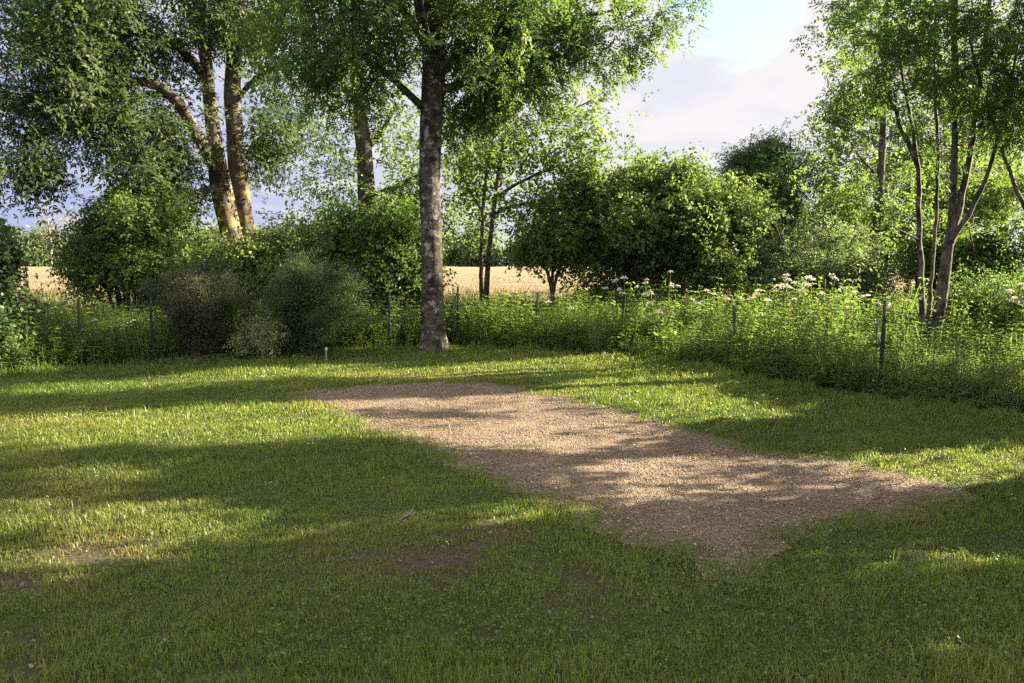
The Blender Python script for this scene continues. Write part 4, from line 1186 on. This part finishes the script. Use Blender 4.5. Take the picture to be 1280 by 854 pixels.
make_tree('pale_trunk_tree', 'straight thin tree with lit pale trunk among yellow green leaves, left of clustered stems', 'tree',
    [wline((1090, None, 18.6, 6.4), (1092, 350, 18.6, 5.8), (1097, 280, 18.6, 5.2), (1102, 200, 18.6, 4.6), (1105, 130, 18.6, 3.8), (1108, 50, 18.6, 2.4), (1110, -40, 18.6, 1.2))], [line((1100, 225, 18.6, 1.6), (1075, 196, 18.7, 1.2), (1056, 165, 18.8, .7)), line((1103, 180, 18.6, 1.6), (1126, 150, 18.8, 1.2), (1140, 110, 19, .7))],
    [B(1060, 230, 18.8, 56, 40, 160, 1.2), B(1120, 235, 19, 50, 46, 150, 1.2), B(1050, 165, 18.8, 46, 40, 120, 1.1), B(1100, 110, 18.8, 70, 50, 160, 1.4), B(1040, 120, 18.6, 22, 40, 50, .8), B(1090, 40, 18.6, 60, 50, 130, 1.5), B(1160, 200, 19, 50, 46, 110, 1.2), B(1210, 190, 19.4, 50, 40, 90, 1.2), B(1070, 280, 19, 56, 30, 110, 1)],
    leaf='broad', lmat='light', seed=22, per=3, spread=.22, zgrow=2.4, step=.3, kill=.32, clump=.5, avoid=.8, size=(.65, 1.0))

# clustered stems by the fence on the right
make_tree('forked_slim_tree', 'slim tree whose thin trunk forks at head height, beside the thicker leaning stems', 'tree',
    [wline((1154, None, 13.3, 4.4), (1153, 400, 13.3, 3.7), (1151, 330, 13.3, 3.3), (1149, 260, 13.3, 3.0), (1148, 212, 13.3, 2.8), (1133, 175, 13.3, 2.8), (1120, 140, 13.3, 2.2), (1108, 110, 13.3, 1.6), (1098, 40, 13.3, .9)),
     wline((1158, None, 13.5, 3.2), (1160, 410, 13.5, 2.7), (1166, 330, 13.5, 2.2), (1171, 260, 13.5, 2.0), (1172, 180, 13.5, 2.2), (1168, 90, 13.5, 1.4), (1170, 10, 13.5, .9))],
    [line((1148, 212, 13.3, 2.8), (1142, 165, 13.3, 2.2), (1130, 105, 13.2, 1.7), (1122, 50, 13.1, 1.2)), line((1150, 300, 13.3, 1.3), (1128, 290, 13.1, 1.0), (1105, 278, 13, .6))],
    [B(1100, 60, 13.2, 85, 62, 210, 1.4), B(1068, 110, 13.4, 44, 50, 80, 1.0), B(1070, 40, 13.4, 40, 46, 70, 1.0), B(1140, 10, 13.2, 90, 50, 140, 1.4), B(1110, 150, 13.4, 56, 30, 60, .8), B(1128, 195, 13, 24, 16, 14, .4), B(1110, -80, 13.3, 130, 70, 90, 1.6)],
    leaf='ash', lmat='ash', seed=24, per=2, spread=.22, zgrow=2.6, clump=.12, avoid=.96, clear=[([(1185, -20), (1203, -20), (1200, 290), (1183, 290)], 13.5), ([(1203, 260), (1240, 20), (1250, 20), (1214, 262)], 13.5), ([(1142, 215), (1104, 105), (1116, 100), (1152, 205)], 13.5), ([(1140, 215), (1124, 60), (1136, 60), (1154, 215)], 13.5)], dens=.30, size=(.6, .95), fill=.1)
make_tree('leaning_stem_tree', 'thickest cluster of dark stems fanning upward from one base by the right fence', 'tree',
    [wline((1166, None, 13.2, 9.0), (1170, 420, 13.2, 7.6), (1177, 370, 13.2, 7.0), (1184, 320, 13.2, 6.2), (1189, 280, 13.2, 4.6), (1192, 220, 13.2, 4.0), (1194, 150, 13.2, 3.5), (1194, 60, 13.2, 3.6), (1196, -60, 13.2, 2))],
    [line((1183, 325, 13.2, 4.8), (1197, 268, 13.2, 4.2), (1211, 200, 13.2, 3.7), (1222, 130, 13.2, 3.2), (1232, 50, 13.2, 3), (1243, -60, 13.2, 2)),
     line((1190, 300, 13.1, 3.4), (1211, 268, 13.0, 3.0), (1232, 225, 12.9, 2.6), (1250, 165, 12.8, 2.2), (1264, 100, 12.7, 1.6), (1274, 40, 12.6, 1)),
     line((1222, 140, 13.2, 2.4), (1210, 115, 13.4, 2), (1200, 85, 13.5, 1.2))],
    [B(1200, 50, 13.2, 85, 66, 210, 1.4), B(1265, 70, 12.8, 60, 66, 160, 1.2), B(1215, -40, 13.2, 110, 60, 120, 1.6), B(1250, 150, 13, 44, 36, 60, .8), B(1205, 140, 13.6, 60, 30, 46, .7), B(1330, 20, 12.8, 60, 100, 160, 1.4), B(1230, -150, 13.2, 140, 80, 80, 1.6)],
    leaf='ash', lmat='ash', seed=26, per=2, spread=.22, zgrow=2.6, clump=.12, avoid=.96, clear=[([(1185, -20), (1203, -20), (1200, 290), (1183, 290)], 13.5), ([(1203, 260), (1240, 20), (1250, 20), (1214, 262)], 13.5), ([(1142, 215), (1104, 105), (1116, 100), (1152, 205)], 13.5), ([(1140, 215), (1124, 60), (1136, 60), (1154, 215)], 13.5)], dens=.30, size=(.6, .95), fill=.1)
make_tree('crossing_thin_tree', 'thin stem leaning left across the fan of dark stems, rooted past the right edge', 'tree',
    [wline((1325, None, 12.6, 4), (1310, 360, 12.6, 3.4), (1288, 280, 12.6, 2.8), (1266, 225, 12.6, 2.3), (1246, 165, 12.6, 1.9), (1228, 110, 12.6, 1.8), (1212, 50, 12.6, 1))], [],
    [B(1275, 250, 12.6, 40, 34, 36, .7), B(1240, 90, 12.6, 50, 36, 40, .7), B(1310, 180, 12.5, 46, 60, 80, .9)], leaf='ash', lmat='ash', seed=28, per=2, spread=.2, zgrow=2.0, avoid=.96, size=(.6, .95))
make_tree('yellow_green_tree', 'airy yellow green tree filling the gaps behind the clustered stems', 'tree',
    [wline((1205, None, 24, 8), (1203, 300, 24, 7), (1200, 200, 24, 6), (1196, 100, 24, 5), (1190, 0, 24, 3)), wline((1250, None, 25, 7), (1253, 250, 25, 6), (1258, 150, 25, 5), (1262, 30, 25, 3))], [],
    [B(1180, 160, 24, 70, 60, 150, 1.8), B(1250, 140, 25, 70, 70, 170, 1.8), B(1130, 210, 23.5, 60, 46, 130, 1.5), B(1050, 225, 23, 46, 46, 110, 1.4), B(1210, 60, 24, 100, 60, 150, 2), B(1120, 90, 24, 70, 60, 110, 1.6), B(1060, 150, 23.5, 44, 40, 70, 1.2), B(1240, 230, 24, 70, 40, 130, 1.5)],
    leaf='broad', lmat='light', seed=23, per=3, spread=.3, zgrow=2.5, step=.4, kill=.42, clump=.35, avoid=.75, size=(.8, 1.25))
shrub('shaded_thicket', 'dark green shaded thicket behind the clustered stems', 'bush', 1235, 16.5, 90, 260,
    [B(1235, 310, 16.5, 66, 56, 420, 1.3), B(1290, 290, 16, 56, 70, 300, 1.2), B(1190, 335, 17, 50, 44, 200, 1.0), B(1270, 370, 15.2, 60, 40, 200, .9)], 'broad', 'ash', 30, stems=9, avoid=.92)
shrub('back_lit_thicket', 'yellow green sunlit thicket seen between the pale trunk and the clustered stems', 'bush', 1140, 21, 70, 250,
    [B(1135, 300, 21, 60, 52, 320, 1.4), B(1080, 310, 21.5, 50, 46, 220, 1.3), B(1200, 250, 22, 60, 40, 240, 1.4), B(1260, 230, 21, 50, 40, 180, 1.3)], 'broad', 'light', 32, stems=8, avoid=.9, dens=.8)
shrub('low_bramble', 'low dark bramble mound behind the foot of the clustered stems', 'bush', 1240, 14.6, 60, 360,
    [B(1240, 392, 14.6, 60, 34, 260, .9), B(1300, 405, 13.2, 50, 40, 200, .9)], 'small', 'ash', 33, stems=6, per=6, size=(.8, 1.2))

# left of the ash
shrub('leafy_round_shrub', 'leafy dark green small tree with a rounded top in front of the field, left', 'bush', 160, 17.2, 60, 260,
    [B(160, 310, 17.2, 66, 48, 330, 1.2), B(138, 345, 16.9, 36, 32, 120, .8), B(205, 345, 17.0, 40, 40, 150, .9), B(175, 268, 17.3, 36, 18, 60, .7), B(118, 310, 17, 20, 20, 36, .5)], 'broad', 'ash', 40, stems=8, clump=.15)
shrub('mid_shrub', 'mixed green shrub at the foot of the big old tree', 'bush', 330, 16.8, 60, 280,
    [B(335, 345, 16.8, 58, 30, 240, 1.1), B(275, 355, 16.5, 46, 26, 150, .9), B(388, 328, 17, 34, 34, 120, .9), B(238, 322, 18.2, 26, 16, 40, .7), B(350, 305, 17.2, 20, 18, 30, .5), B(355, 360, 16.2, 50, 30, 110, .8)], 'broad', 'hazel', 42, stems=9)
shrub('ivy_thicket', 'tall tangled dark leafy thicket left of the ash trunk, over the netting', 'bush', 480, 17.0, 60, 250,
    [B(482, 312, 17.2, 48, 54, 330, 1.2), B(500, 365, 16.6, 40, 40, 190, .8), B(440, 345, 17, 44, 46, 200, 1.0), B(425, 296, 17.6, 32, 30, 90, .9), B(512, 255, 18, 16, 36, 50, .7)], 'broad', 'ash', 44, stems=8)
def fountain_shrub(name, label, px, Y, stems, height, reach, arch, leaf, lmat, seed, lean=(0, 0), density=15, size=(.5, .9), bare=.12):
    """many thin stems rising from one stool and arching outward, each clothed with its own side sprays"""
    r = np.random.RandomState(seed); x0 = at(px, Y); base = np.array([x0, Y, 0.0])
    t = thing(name, base, label, 'bush'); P, D = [], []
    for k in range(stems):
        a = 6.28 * (k + r.uniform(-.4, .4)) / stems * 2.618; q = r.uniform(.1, 1) ** .6
        h = height * r.uniform(.55, 1.08) * (1 - .28 * q); R = reach * q * r.uniform(.7, 1.2)
        u = np.linspace(0, 1, 9); w = r.normal(0, .02, (9, 3)); w[0] = 0
        z = h * (u * 1.35 - .35 * u ** (2 + 2 * arch)) if arch < .5 else h * (1.55 * u - (.55 + .25 * q * arch) * u ** 2.4)
        pts = np.stack([x0 + .10 * q * cos(a) + (R * cos(a) + lean[0]) * u ** 1.35, Y + .10 * q * sin(a) + (R * sin(a) + lean[1]) * u ** 1.35, z], -1) + w
        pts[0, 2] = -.03
        tb = Tubes(); tb.add(pts, np.linspace(.011, .003, 9) * r.uniform(.7, 1.4), 4)
        fine = smooth_line(np.hstack([pts, np.full((9, 1), .01)]), .06)[:, :3]
        tg = np.gradient(fine, axis=0); tg /= np.linalg.norm(tg, axis=1, keepdims=True) + 1e-9
        L = len(fine)
        for _ in range(int(density * h)):
            i_ = int(L * r.uniform(bare, 1) ** .8); i_ = min(i_, L - 1)
            d = tg[i_] * r.uniform(.5, 1.1) + r.normal(0, .5, 3); d /= np.linalg.norm(d)
            ln = r.uniform(.08, .26) * (1.1 - .5 * i_ / L)
            e = fine[i_] + d * ln
            tb.add([fine[i_], (fine[i_] + e) / 2 + [0, 0, .01], e], [.0035, .0028, .002], 3)
            P += [e, fine[i_] + d * ln * .45]; D += [d, d]
        P.append(fine[-1]); D.append(tg[-1])
        tb.build('stem', M['bark_thin'], t, base)
    P, D = np.array(P), np.array(D); ok = P[:, 2] > .06
    leaves_obj('foliage', [place_sprays(leaf, P[ok], D[ok], r, *size)], M[lmat], t, base)


fountain_shrub('twiggy_brown_shrub', 'dark twiggy brownish shrub spreading out from a narrow base at the lawn edge', 250, 12.9, 54, 1.62, .78, .35, 'feather', 'purple', 46, density=24, size=(.35, .75))
fountain_shrub('feathery_dark_shrub', 'dark feathery shrub with arching plumes, nearest left of the ash trunk', 386, 13.4, 56, 1.86, .66, .9, 'feather', 'feather', 48, lean=(.16, 0), density=28, size=(.45, .95), bare=.08)
shrub('pale_small_shrub', 'small pale cream green shrub glowing in a gap between two dark shrubs', 'bush', 325, 12.95, 22, 400,
    [B(322, 426, 12.95, 24, 18, 100, .35), B(340, 412, 13.1, 14, 14, 36, .3)], 'small', 'pale', 50, stems=6, per=3, spread=.08, step=.12, kill=.14, zgrow=.2, size=(.6, .9), tip=.003)
shrub('dusky_edge_shrub', 'dark dusky-leaved shrub filling the left edge by the lawn', 'bush', 0, 11.6, 50, 300,
    [B(-8, 325, 11.8, 24, 38, 120, .5), B(-50, 340, 11.7, 44, 60, 220, .8), B(-14, 400, 11.4, 26, 40, 130, .5), B(-30, 440, 11.2, 50, 30, 160, .6)], 'broad', 'dark', 52, stems=9, per=3, spread=.12, step=.18, kill=.2, zgrow=.4, size=(.7, 1.0))
shrub('wispy_shrub', 'wispy shrub with fine upright twigs just right of the dusky-leaved shrub', 'bush', 42, 12.2, 30, 365,
    [B(42, 405, 12.2, 30, 36, 110, .45), B(62, 425, 12.1, 24, 24, 50, .35)], 'feather', 'feather', 54, stems=12, per=2, spread=.1, step=.14, kill=.16, zgrow=.3, size=(.4, .7), tip=.003)

# bare far trees
for i, (px, Y, tp, lab) in enumerate(((64, 118, 250, 'taller of the two pale leafless trees standing far across the wheat field'), (92, 121, 256, 'smaller pale leafless tree far across the wheat field, right of its taller neighbour'))):
    Hs = W(px, tp, Y)[2]; x0 = at(px, Y); r = np.random.RandomState(60 + i); k = (1.0, .8)[i]
    wood = [np.array([[x0, Y, 0, .2 * k], [x0 + .2, Y, Hs * .4, .14 * k], [x0 - .1, Y, Hs * .75, .08 * k], [x0, Y, Hs, .05]])]
    limbs = [np.array([[x0, Y, Hs * f, .10], [x0 + s * Hs * .1, Y, Hs * (f + .14), .07], [x0 + s * Hs * .19, Y + .5, Hs * (f + .3), .05]]) for f, s in ((.3, 1), (.36, -1), (.45, 1), (.5, -1), (.6, .7), (.62, -.7))]
    make_tree('bare_tree', lab, 'tree', wood, limbs, [((x0, Y, Hs * .68), np.array([Hs * .27, Hs * .2, Hs * .33]) * k ** .5, 330)], leaf='small', lmat='pale', bmat='bark_bare', seed=61 + i, per=1, zgrow=2.5, step=.6, kill=.5, avoid=0, clump=3, size=(.5, .8), tip=.02, sides=8, group='leafless trees beyond the wheat field')

# trees past the right edge whose crowns throw the long shadows over the lawn
rng = np.random.RandomState(77)
gxs = rng.uniform(-9.5, 9, 24000); gys = rng.uniform(1.0, 14.5, 24000)
k = lawn_in(gxs, gys) & (np.abs(gxs) < .68 * gys + 1.5) & ~lit_mask(gxs, gys)
gxs, gys = gxs[k], gys[k]
d0 = S / np.hypot(S[0], S[1])                          # per metre of ground distance
t0 = (.66 * gys + 1.3 - gxs) / (d0[0] - .66 * d0[1])
tt = np.maximum(np.maximum(t0, 5.2), 0) + rng.uniform(0, 3.2, len(gxs))
SH = np.stack([gxs + d0[0] * tt, gys + d0[1] * tt, d0[2] * tt], -1)
k = (SH[:, 2] > 2.1) & (SH[:, 2] < 12.5); SH = SH[k]
SPOT = [(12.6, 13.4, 'tall dense tree past the right end of the fence, farthest of the shading row'), (12.0, 9.8, 'tall dense tree past the right edge of the lawn, second of the shading row'), (11.6, 6.2, 'tall dense tree past the right edge of the lawn, third of the shading row'), (11.6, 2.2, 'tall dense tree beside the near right corner of the lawn, last of the shading row')]
own = np.argmin([np.hypot(SH[:, 0] - a, SH[:, 1] - b) for a, b, _ in SPOT], axis=0)
for i, (a, b, lab) in enumerate(SPOT):
    pts = SH[own == i]
    if len(pts) < 10: continue
    pts = pts[rng.permutation(len(pts))[:1300]]
    Hs = max(pts[:, 2].max(), 6)
    wood = [np.array([[a, b, -.05, .22], [a + .1, b, Hs * .35, .17], [a - .1, b + .1, Hs * .7, .1], [a, b, Hs, .03]])]
    make_tree('shading_tree', lab, 'tree', wood, [], [((a, b, Hs * .9), (1.2, 1.2, .8), 30)], leaf='broad', lmat='hazel', seed=80 + i, per=2, spread=.16, step=.4, kill=.4, zgrow=1.8, avoid=.985, size=(1.2, 1.9), extra_pts=pts, group='trees shading the lawn from the right')
# ------------------------------------------------------------------ fence
FEET = [(-13.2, 10.0), (-10.8, 10.9)] + [(at(px, Y), Y) for px, Y in ((-16, 11.3), (100, 11.95), (190, 12.7), (290, 13.6), (392, 14.3), (486, 14.6), (571, 15.05), (668, 15.0), (773, 13.75), (917, 11.6), (1098, 9.85))] + [(5.75, 7.7), (7.1, 5.6), (8.4, 3.2)]
ROOT = thing('wire_fence', (0, 13, 0), 'sagging dark wire netting fence on thin metal posts between lawn and weeds', 'fence')
rngf = np.random.RandomState(4)
tops = []
for i, (x, y) in enumerate(FEET):
    t = Tubes(); h = 1.02 + rngf.normal(0, .04)
    lx, ly = rngf.normal(0, .025), rngf.normal(0, .02)
    if i == 10: lx = .07
    z = hgt(np.array([x]), np.array([y]))[0]
    a = np.array([x, y, z - .1]); b = np.array([x + lx, y + ly, z + h]); tops.append(b)
    # an angle-iron post: two flanges
    s = .019; V = []; Q = []
    for (ux, uy) in ((1, 0), (0, 1)):
        k = len(V)
        for p in (a, b):
            for cx_, cy_ in ((-.002, -.002), (ux * 2 * s + .002 * (1 - ux), uy * 2 * s + .002 * (1 - uy)), (ux * 2 * s + .004 * uy + .002 * (1 - ux), uy * 2 * s + .004 * ux + .002 * (1 - uy)), (.003 * uy - .001, .003 * ux - .001)):
                V.append(p + np.array([cx_ + (.0015 if uy else 0), cy_ - (.0015 if uy else 0), 0]))
        for j in range(4): Q.append((k + j, k + (j + 1) % 4, k + 4 + (j + 1) % 4, k + 4 + j))
        Q.append((k + 4, k + 5, k + 6, k + 7))
    o = mesh_np('post', np.array(V), np.array(Q), None, M['post'], ROOT, False, origin=(0, 13, 0))
    if i == 8:
        tb = Tubes(); tb.add([b - np.array([0, 0, .12]), (x - .26, y - .3, .0)], [.014, .014], 6); tb.build('brace', M['post'], ROOT, (0, 13, 0))
        tb = Tubes(); tb.add([b - np.array([0, 0, .12]), (x + .35, y - .05, .25)], [.009, .009], 5); tb.build('brace', M['post'], ROOT, (0, 13, 0))
for i in range(len(FEET) - 1):
    p, q = np.array([*FEET[i], 0.]), np.array([*FEET[i + 1], 0.])
    L = np.linalg.norm(q - p); H = .95; c = .062
    u = (q - p) / L; nrm = np.array([-u[1], u[0], 0])
    segs = []
    off = np.arange(-H, L, c)
    def to3(s, z):
        sag = .035 * np.sin(pi * s / L) * (z / H) + .012 * np.sin(7 * s + i)
        bow = .03 * np.sin(pi * s / L) * np.sin(2.3 * z + i) + .008
        zz = z - sag + .03
        P3 = p[None] + u[None] * s[:, None] + nrm[None] * bow[:, None]; P3[:, 2] = zz + hgt(P3[:, 0], P3[:, 1]); return P3
    V, Q = [], []
    nV = 0
    w = .0034 if i in (5, 6, 7) else .0015
    for sg in (1, -1):
        for o_ in off:
            s0, s1 = max(o_, 0), min(o_ + H, L)
            if s1 - s0 < .02: continue
            ss = np.linspace(s0, s1, 7); zz = (ss - o_) if sg > 0 else H - (ss - o_)
            C = to3(ss, zz)
            for wv in (np.array([0, 0, w]), u * w * .8 + nrm * w * .6):
                vv = np.stack([C - wv, C + wv], 1).reshape(-1, 3); V.append(vv)
                k = np.arange(6) * 2 + nV; Q.append(np.stack([k, k + 1, k + 3, k + 2], -1)); nV += 14
    for zc in (.02, .5, .95):
        ss = np.linspace(0, L, 12); C = to3(ss, np.full(12, zc))
        vv = np.stack([C - np.array([0, 0, .003]), C + np.array([0, 0, .003])], 1).reshape(-1, 3); V.append(vv)
        k = np.arange(11) * 2 + nV; Q.append(np.stack([k, k + 1, k + 3, k + 2], -1)); nV += 24
    mesh_np('netting', np.concatenate(V), np.concatenate(Q), None, M['wire'], ROOT, False, origin=(0, 13, 0))

# thin wooden stake among the weeds
tb = Tubes(); x, y = at(1028, 10.75), 10.75
tb.add([(x, y, -.05), (x + .01, y, .4), (x + .035, y, .86)], [.016, .015, .012], 7, .1)
tag(tb.build('stake', M['bark_thin']), 'thin crooked wooden stake among the weeds, last before the right fence post', 'stake')

# ------------------------------------------------------------------ hogweed
def umbel(c, R, rng, tilt):
    """flat flower head: many little florets on a domed disc"""
    n = int(46 * (R / .1) ** 1.2); a = np.arange(n) * 2.4 + rng.normal(0, .2, n); r = R * np.sqrt((np.arange(n) + .5) / n)
    p = np.stack([r * np.cos(a), r * np.sin(a), R * .42 * (1 - (r / R) ** 2) + rng.normal(0, .006, n)], -1)
    p[:, 0] += tilt[0] * p[:, 2]; p[:, 2] += tilt[0] * p[:, 0] + tilt[1] * p[:, 1]
    V = []
    for q in p:
        s = rng.uniform(.010, .019); b = rng.uniform(0, 6.28)
        d = rng.normal(0, 1, 3); d *= s / np.linalg.norm(d); e = np.cross(d, rng.normal(0, 1, 3)); e *= s / (np.linalg.norm(e) + 1e-9)
        V += [q - d, q - e * .8, q + d, q + e * .8]
    return np.array(V) + c


def hogweed(px, py, Y, label, seed, n=4, spread=.22, R=.085, group=None):
    r = np.random.RandomState(seed); top = W(px, py, Y); x, y = top[0], Y
    root = thing('hogweed', (x, y, 0), label, 'hogweed', group); org = np.array([x, y, 0])
    tb = Tubes(); z1 = top[2]
    b = np.array([x + r.normal(0, .06), y, 0]); f = np.array([x + r.normal(0, .02), y, z1 * .74])
    tb.add([b, (b + f) / 2 + r.normal(0, .01, 3), f], [.010, .009, .007], 6)
    heads = []
    for k in range(n):
        a = r.uniform(0, 6.28); q = (0 if k == 0 else 1) * spread * r.uniform(.5, 1)
        e = np.array([x + q * cos(a), y + q * sin(a), z1 - (0 if k == 0 else r.uniform(.02, .30))])
        m = f * .5 + e * .5; m[2] -= .02; m[:2] += (e - f)[:2] * .15
        tb.add([f, m, e], [.005, .0045, .004], 5)
        Rk = R * r.uniform(.7, 1.15)
        for j in range(7):
            w_ = 6.28 * j / 7; tb.add([e - np.array([0, 0, .035]), e + np.array([cos(w_) * Rk * .6, sin(w_) * Rk * .6, .004])], [.0022, .0016], 3)
        heads.append((e, Rk))
    tb.build('stem', M['stem'], root, org)
    for e, Rk in heads:
        V = umbel(e, Rk, r, r.normal(0, .18, 2)); nq = len(V) // 4
        mesh_np('flower_head', V, np.arange(len(V)).reshape(-1, 4), None, M['umbel'], root, False, {'rnd': np.repeat(np.clip(r.normal(.5, .3, nq), 0, 1), 4)}, org)
    # broad cut leaves
    V = []
    for k in range(5):
        a = r.uniform(0, 6.28); z = z1 * r.uniform(.2, .62); o = np.array([x, y, z])
        for j in range(7):
            d = np.array([cos(a + (j - 3) * .42), sin(a + (j - 3) * .42), r.normal(-.15, .15)])
            V.append(diamond(o + np.array([cos(a), sin(a), .25]) * .1, d, np.array([0, 0, 1.]) + r.normal(0, .25, 3), r.uniform(.09, .16), .06))
    V = np.array(V).reshape(-1, 3)
    mesh_np('foliage', V, np.arange(len(V)).reshape(-1, 4), None, M['nettle'], root, False, {'rnd': np.repeat(np.clip(r.normal(.5, .2, len(V) // 4), 0, 1), 4)}, org)


GR = 'white flowered hogweed along the fence'
HOG = [(780, 356, 14.2, 'tall dry hogweed rising straight above the leaning fence post', 5, .26, .075), (808, 358, 14.6, 'tall hogweed with stacked cream heads, right of the leaning fence post', 5, .14, .075), (838, 348, 14.8, 'tallest thin hogweed, its few heads standing against the dark bush', 4, .2, .07),
       (812, 388, 14.2, 'wide cream hogweed below the tall thin ones in front of the dark bush', 7, .34, .11), (866, 384, 14.0, 'broad hogweed under the right side of the bright rounded bush', 6, .28, .1), (884, 372, 15.2, 'upper hogweed under the right side of the bright rounded bush', 6, .3, .1),
       (948, 372, 14.6, 'left of the crowded pale hogweed heads before the grey green bush', 5, .25, .1), (982, 354, 14.6, 'highest and widest of the crowded hogweed before the grey green bush', 9, .42, .12), (1008, 364, 14.3, 'right of the crowded pale hogweed heads before the grey green bush', 7, .3, .11),
       (960, 384, 13.6, 'lower small hogweed in front of the crowded pale heads', 4, .25, .09), (1040, 352, 15.6, 'grey green hogweed head alone between the crowded heads and the pale trunk', 4, .22, .1), (1066, 374, 14.2, 'cream hogweed at the foot of the pale trunk', 6, .28, .1),
       (1098, 388, 10.2, 'small hogweed blooming over the top of the right fence post', 4, .13, .05), (1278, 364, 12.2, 'flat white hogweed heads by the dark thicket at the far right', 5, .26, .1), (1262, 372, 12.6, 'single flat white hogweed head lower in the dark thicket', 2, .1, .09),
       (118, 405, 12.6, 'white hogweed with wide flat heads beside the left fence post', 4, .28, .09), (150, 414, 12.8, 'low hogweed with a row of cream heads left of the brown twiggy shrub', 5, .3, .085), (170, 392, 13.1, 'taller hogweed nearest the brown twiggy shrub', 4, .2, .08), (86, 408, 12.9, 'faint hogweed left of the left fence post', 4, .3, .08), (66, 420, 12.6, 'low hogweed at the edge of the wispy shrub', 3, .22, .08), (700, 378, 15.5, 'yellowish hogweed in front of the small bushy tree at the field', 3, .2, .09)]
for i, (px, py, Y, lab, n, sp, R) in enumerate(HOG):
    hogweed(px, py - (8 if px > 600 else 4), Y, lab, 200 + i, n, sp * 1.35, R * .8, GR)

# ------------------------------------------------------------------ little things on the lawn
sx, sy = at(408, 13.0), 13.0
root = thing('garden_light', (sx, sy, 0), 'tiny pale green garden light on a stake at the foot of the feathery shrub', 'garden light')
pm = plain_mat('pale_plastic', (0.26, 0.31, 0.28), 0.45)
tb = Tubes(); tb.add([(sx, sy, -.03), (sx, sy, .12)], [.008, .008], 8); tb.build('stake', pm, root, (sx, sy, 0))
tb = Tubes(); tb.add([(sx, sy, .12), (sx, sy, .125), (sx, sy, .150), (sx, sy, .155)], [.012, .022, .026, .010], 10); tb.build('lamp_head', pm, root, (sx, sy, 0))
tb = Tubes(); tb.add([(sx, sy, .155), (sx, sy, .162), (sx, sy, .17), (sx, sy, .182)], [.010, .028, .024, .004], 10); tb.build('cap', pm, root, (sx, sy, 0))

g = G(508, 657)
r = np.random.RandomState(2)
u = np.linspace(-1, 1, 7); V = []
for a in u:
    w = .014 * (1 - a * a) ** .6 + .002
    for b in (-1, 0, 1):
        V.append((g[0] + .04 * a, g[1] + w * b, hgt(g[0], g[1]) + .055 + .045 * a * abs(a) + .022 * abs(b)))
V = np.array(V); Q = [(i * 3 + j, i * 3 + 3 + j, i * 3 + 4 + j, i * 3 + 1 + j) for i in range(6) for j in range(2)]
m, n, l, out = new_mat('dry_curled_leaf'); p = N(n, 'ShaderNodeBsdfPrincipled', Roughness=.8); p.inputs['Base Color'].default_value = (.15, .12, .085, 1); l.new(p.outputs[0], out.inputs[0])
dl = mesh_np('dry_leaf', V, np.array(Q), None, m, None, True)
so = dl.modifiers.new('thickness', 'SOLIDIFY'); so.thickness = .0015
tag(dl, 'single pale curled dry leaf lying on the bare patch of lawn', 'leaf')
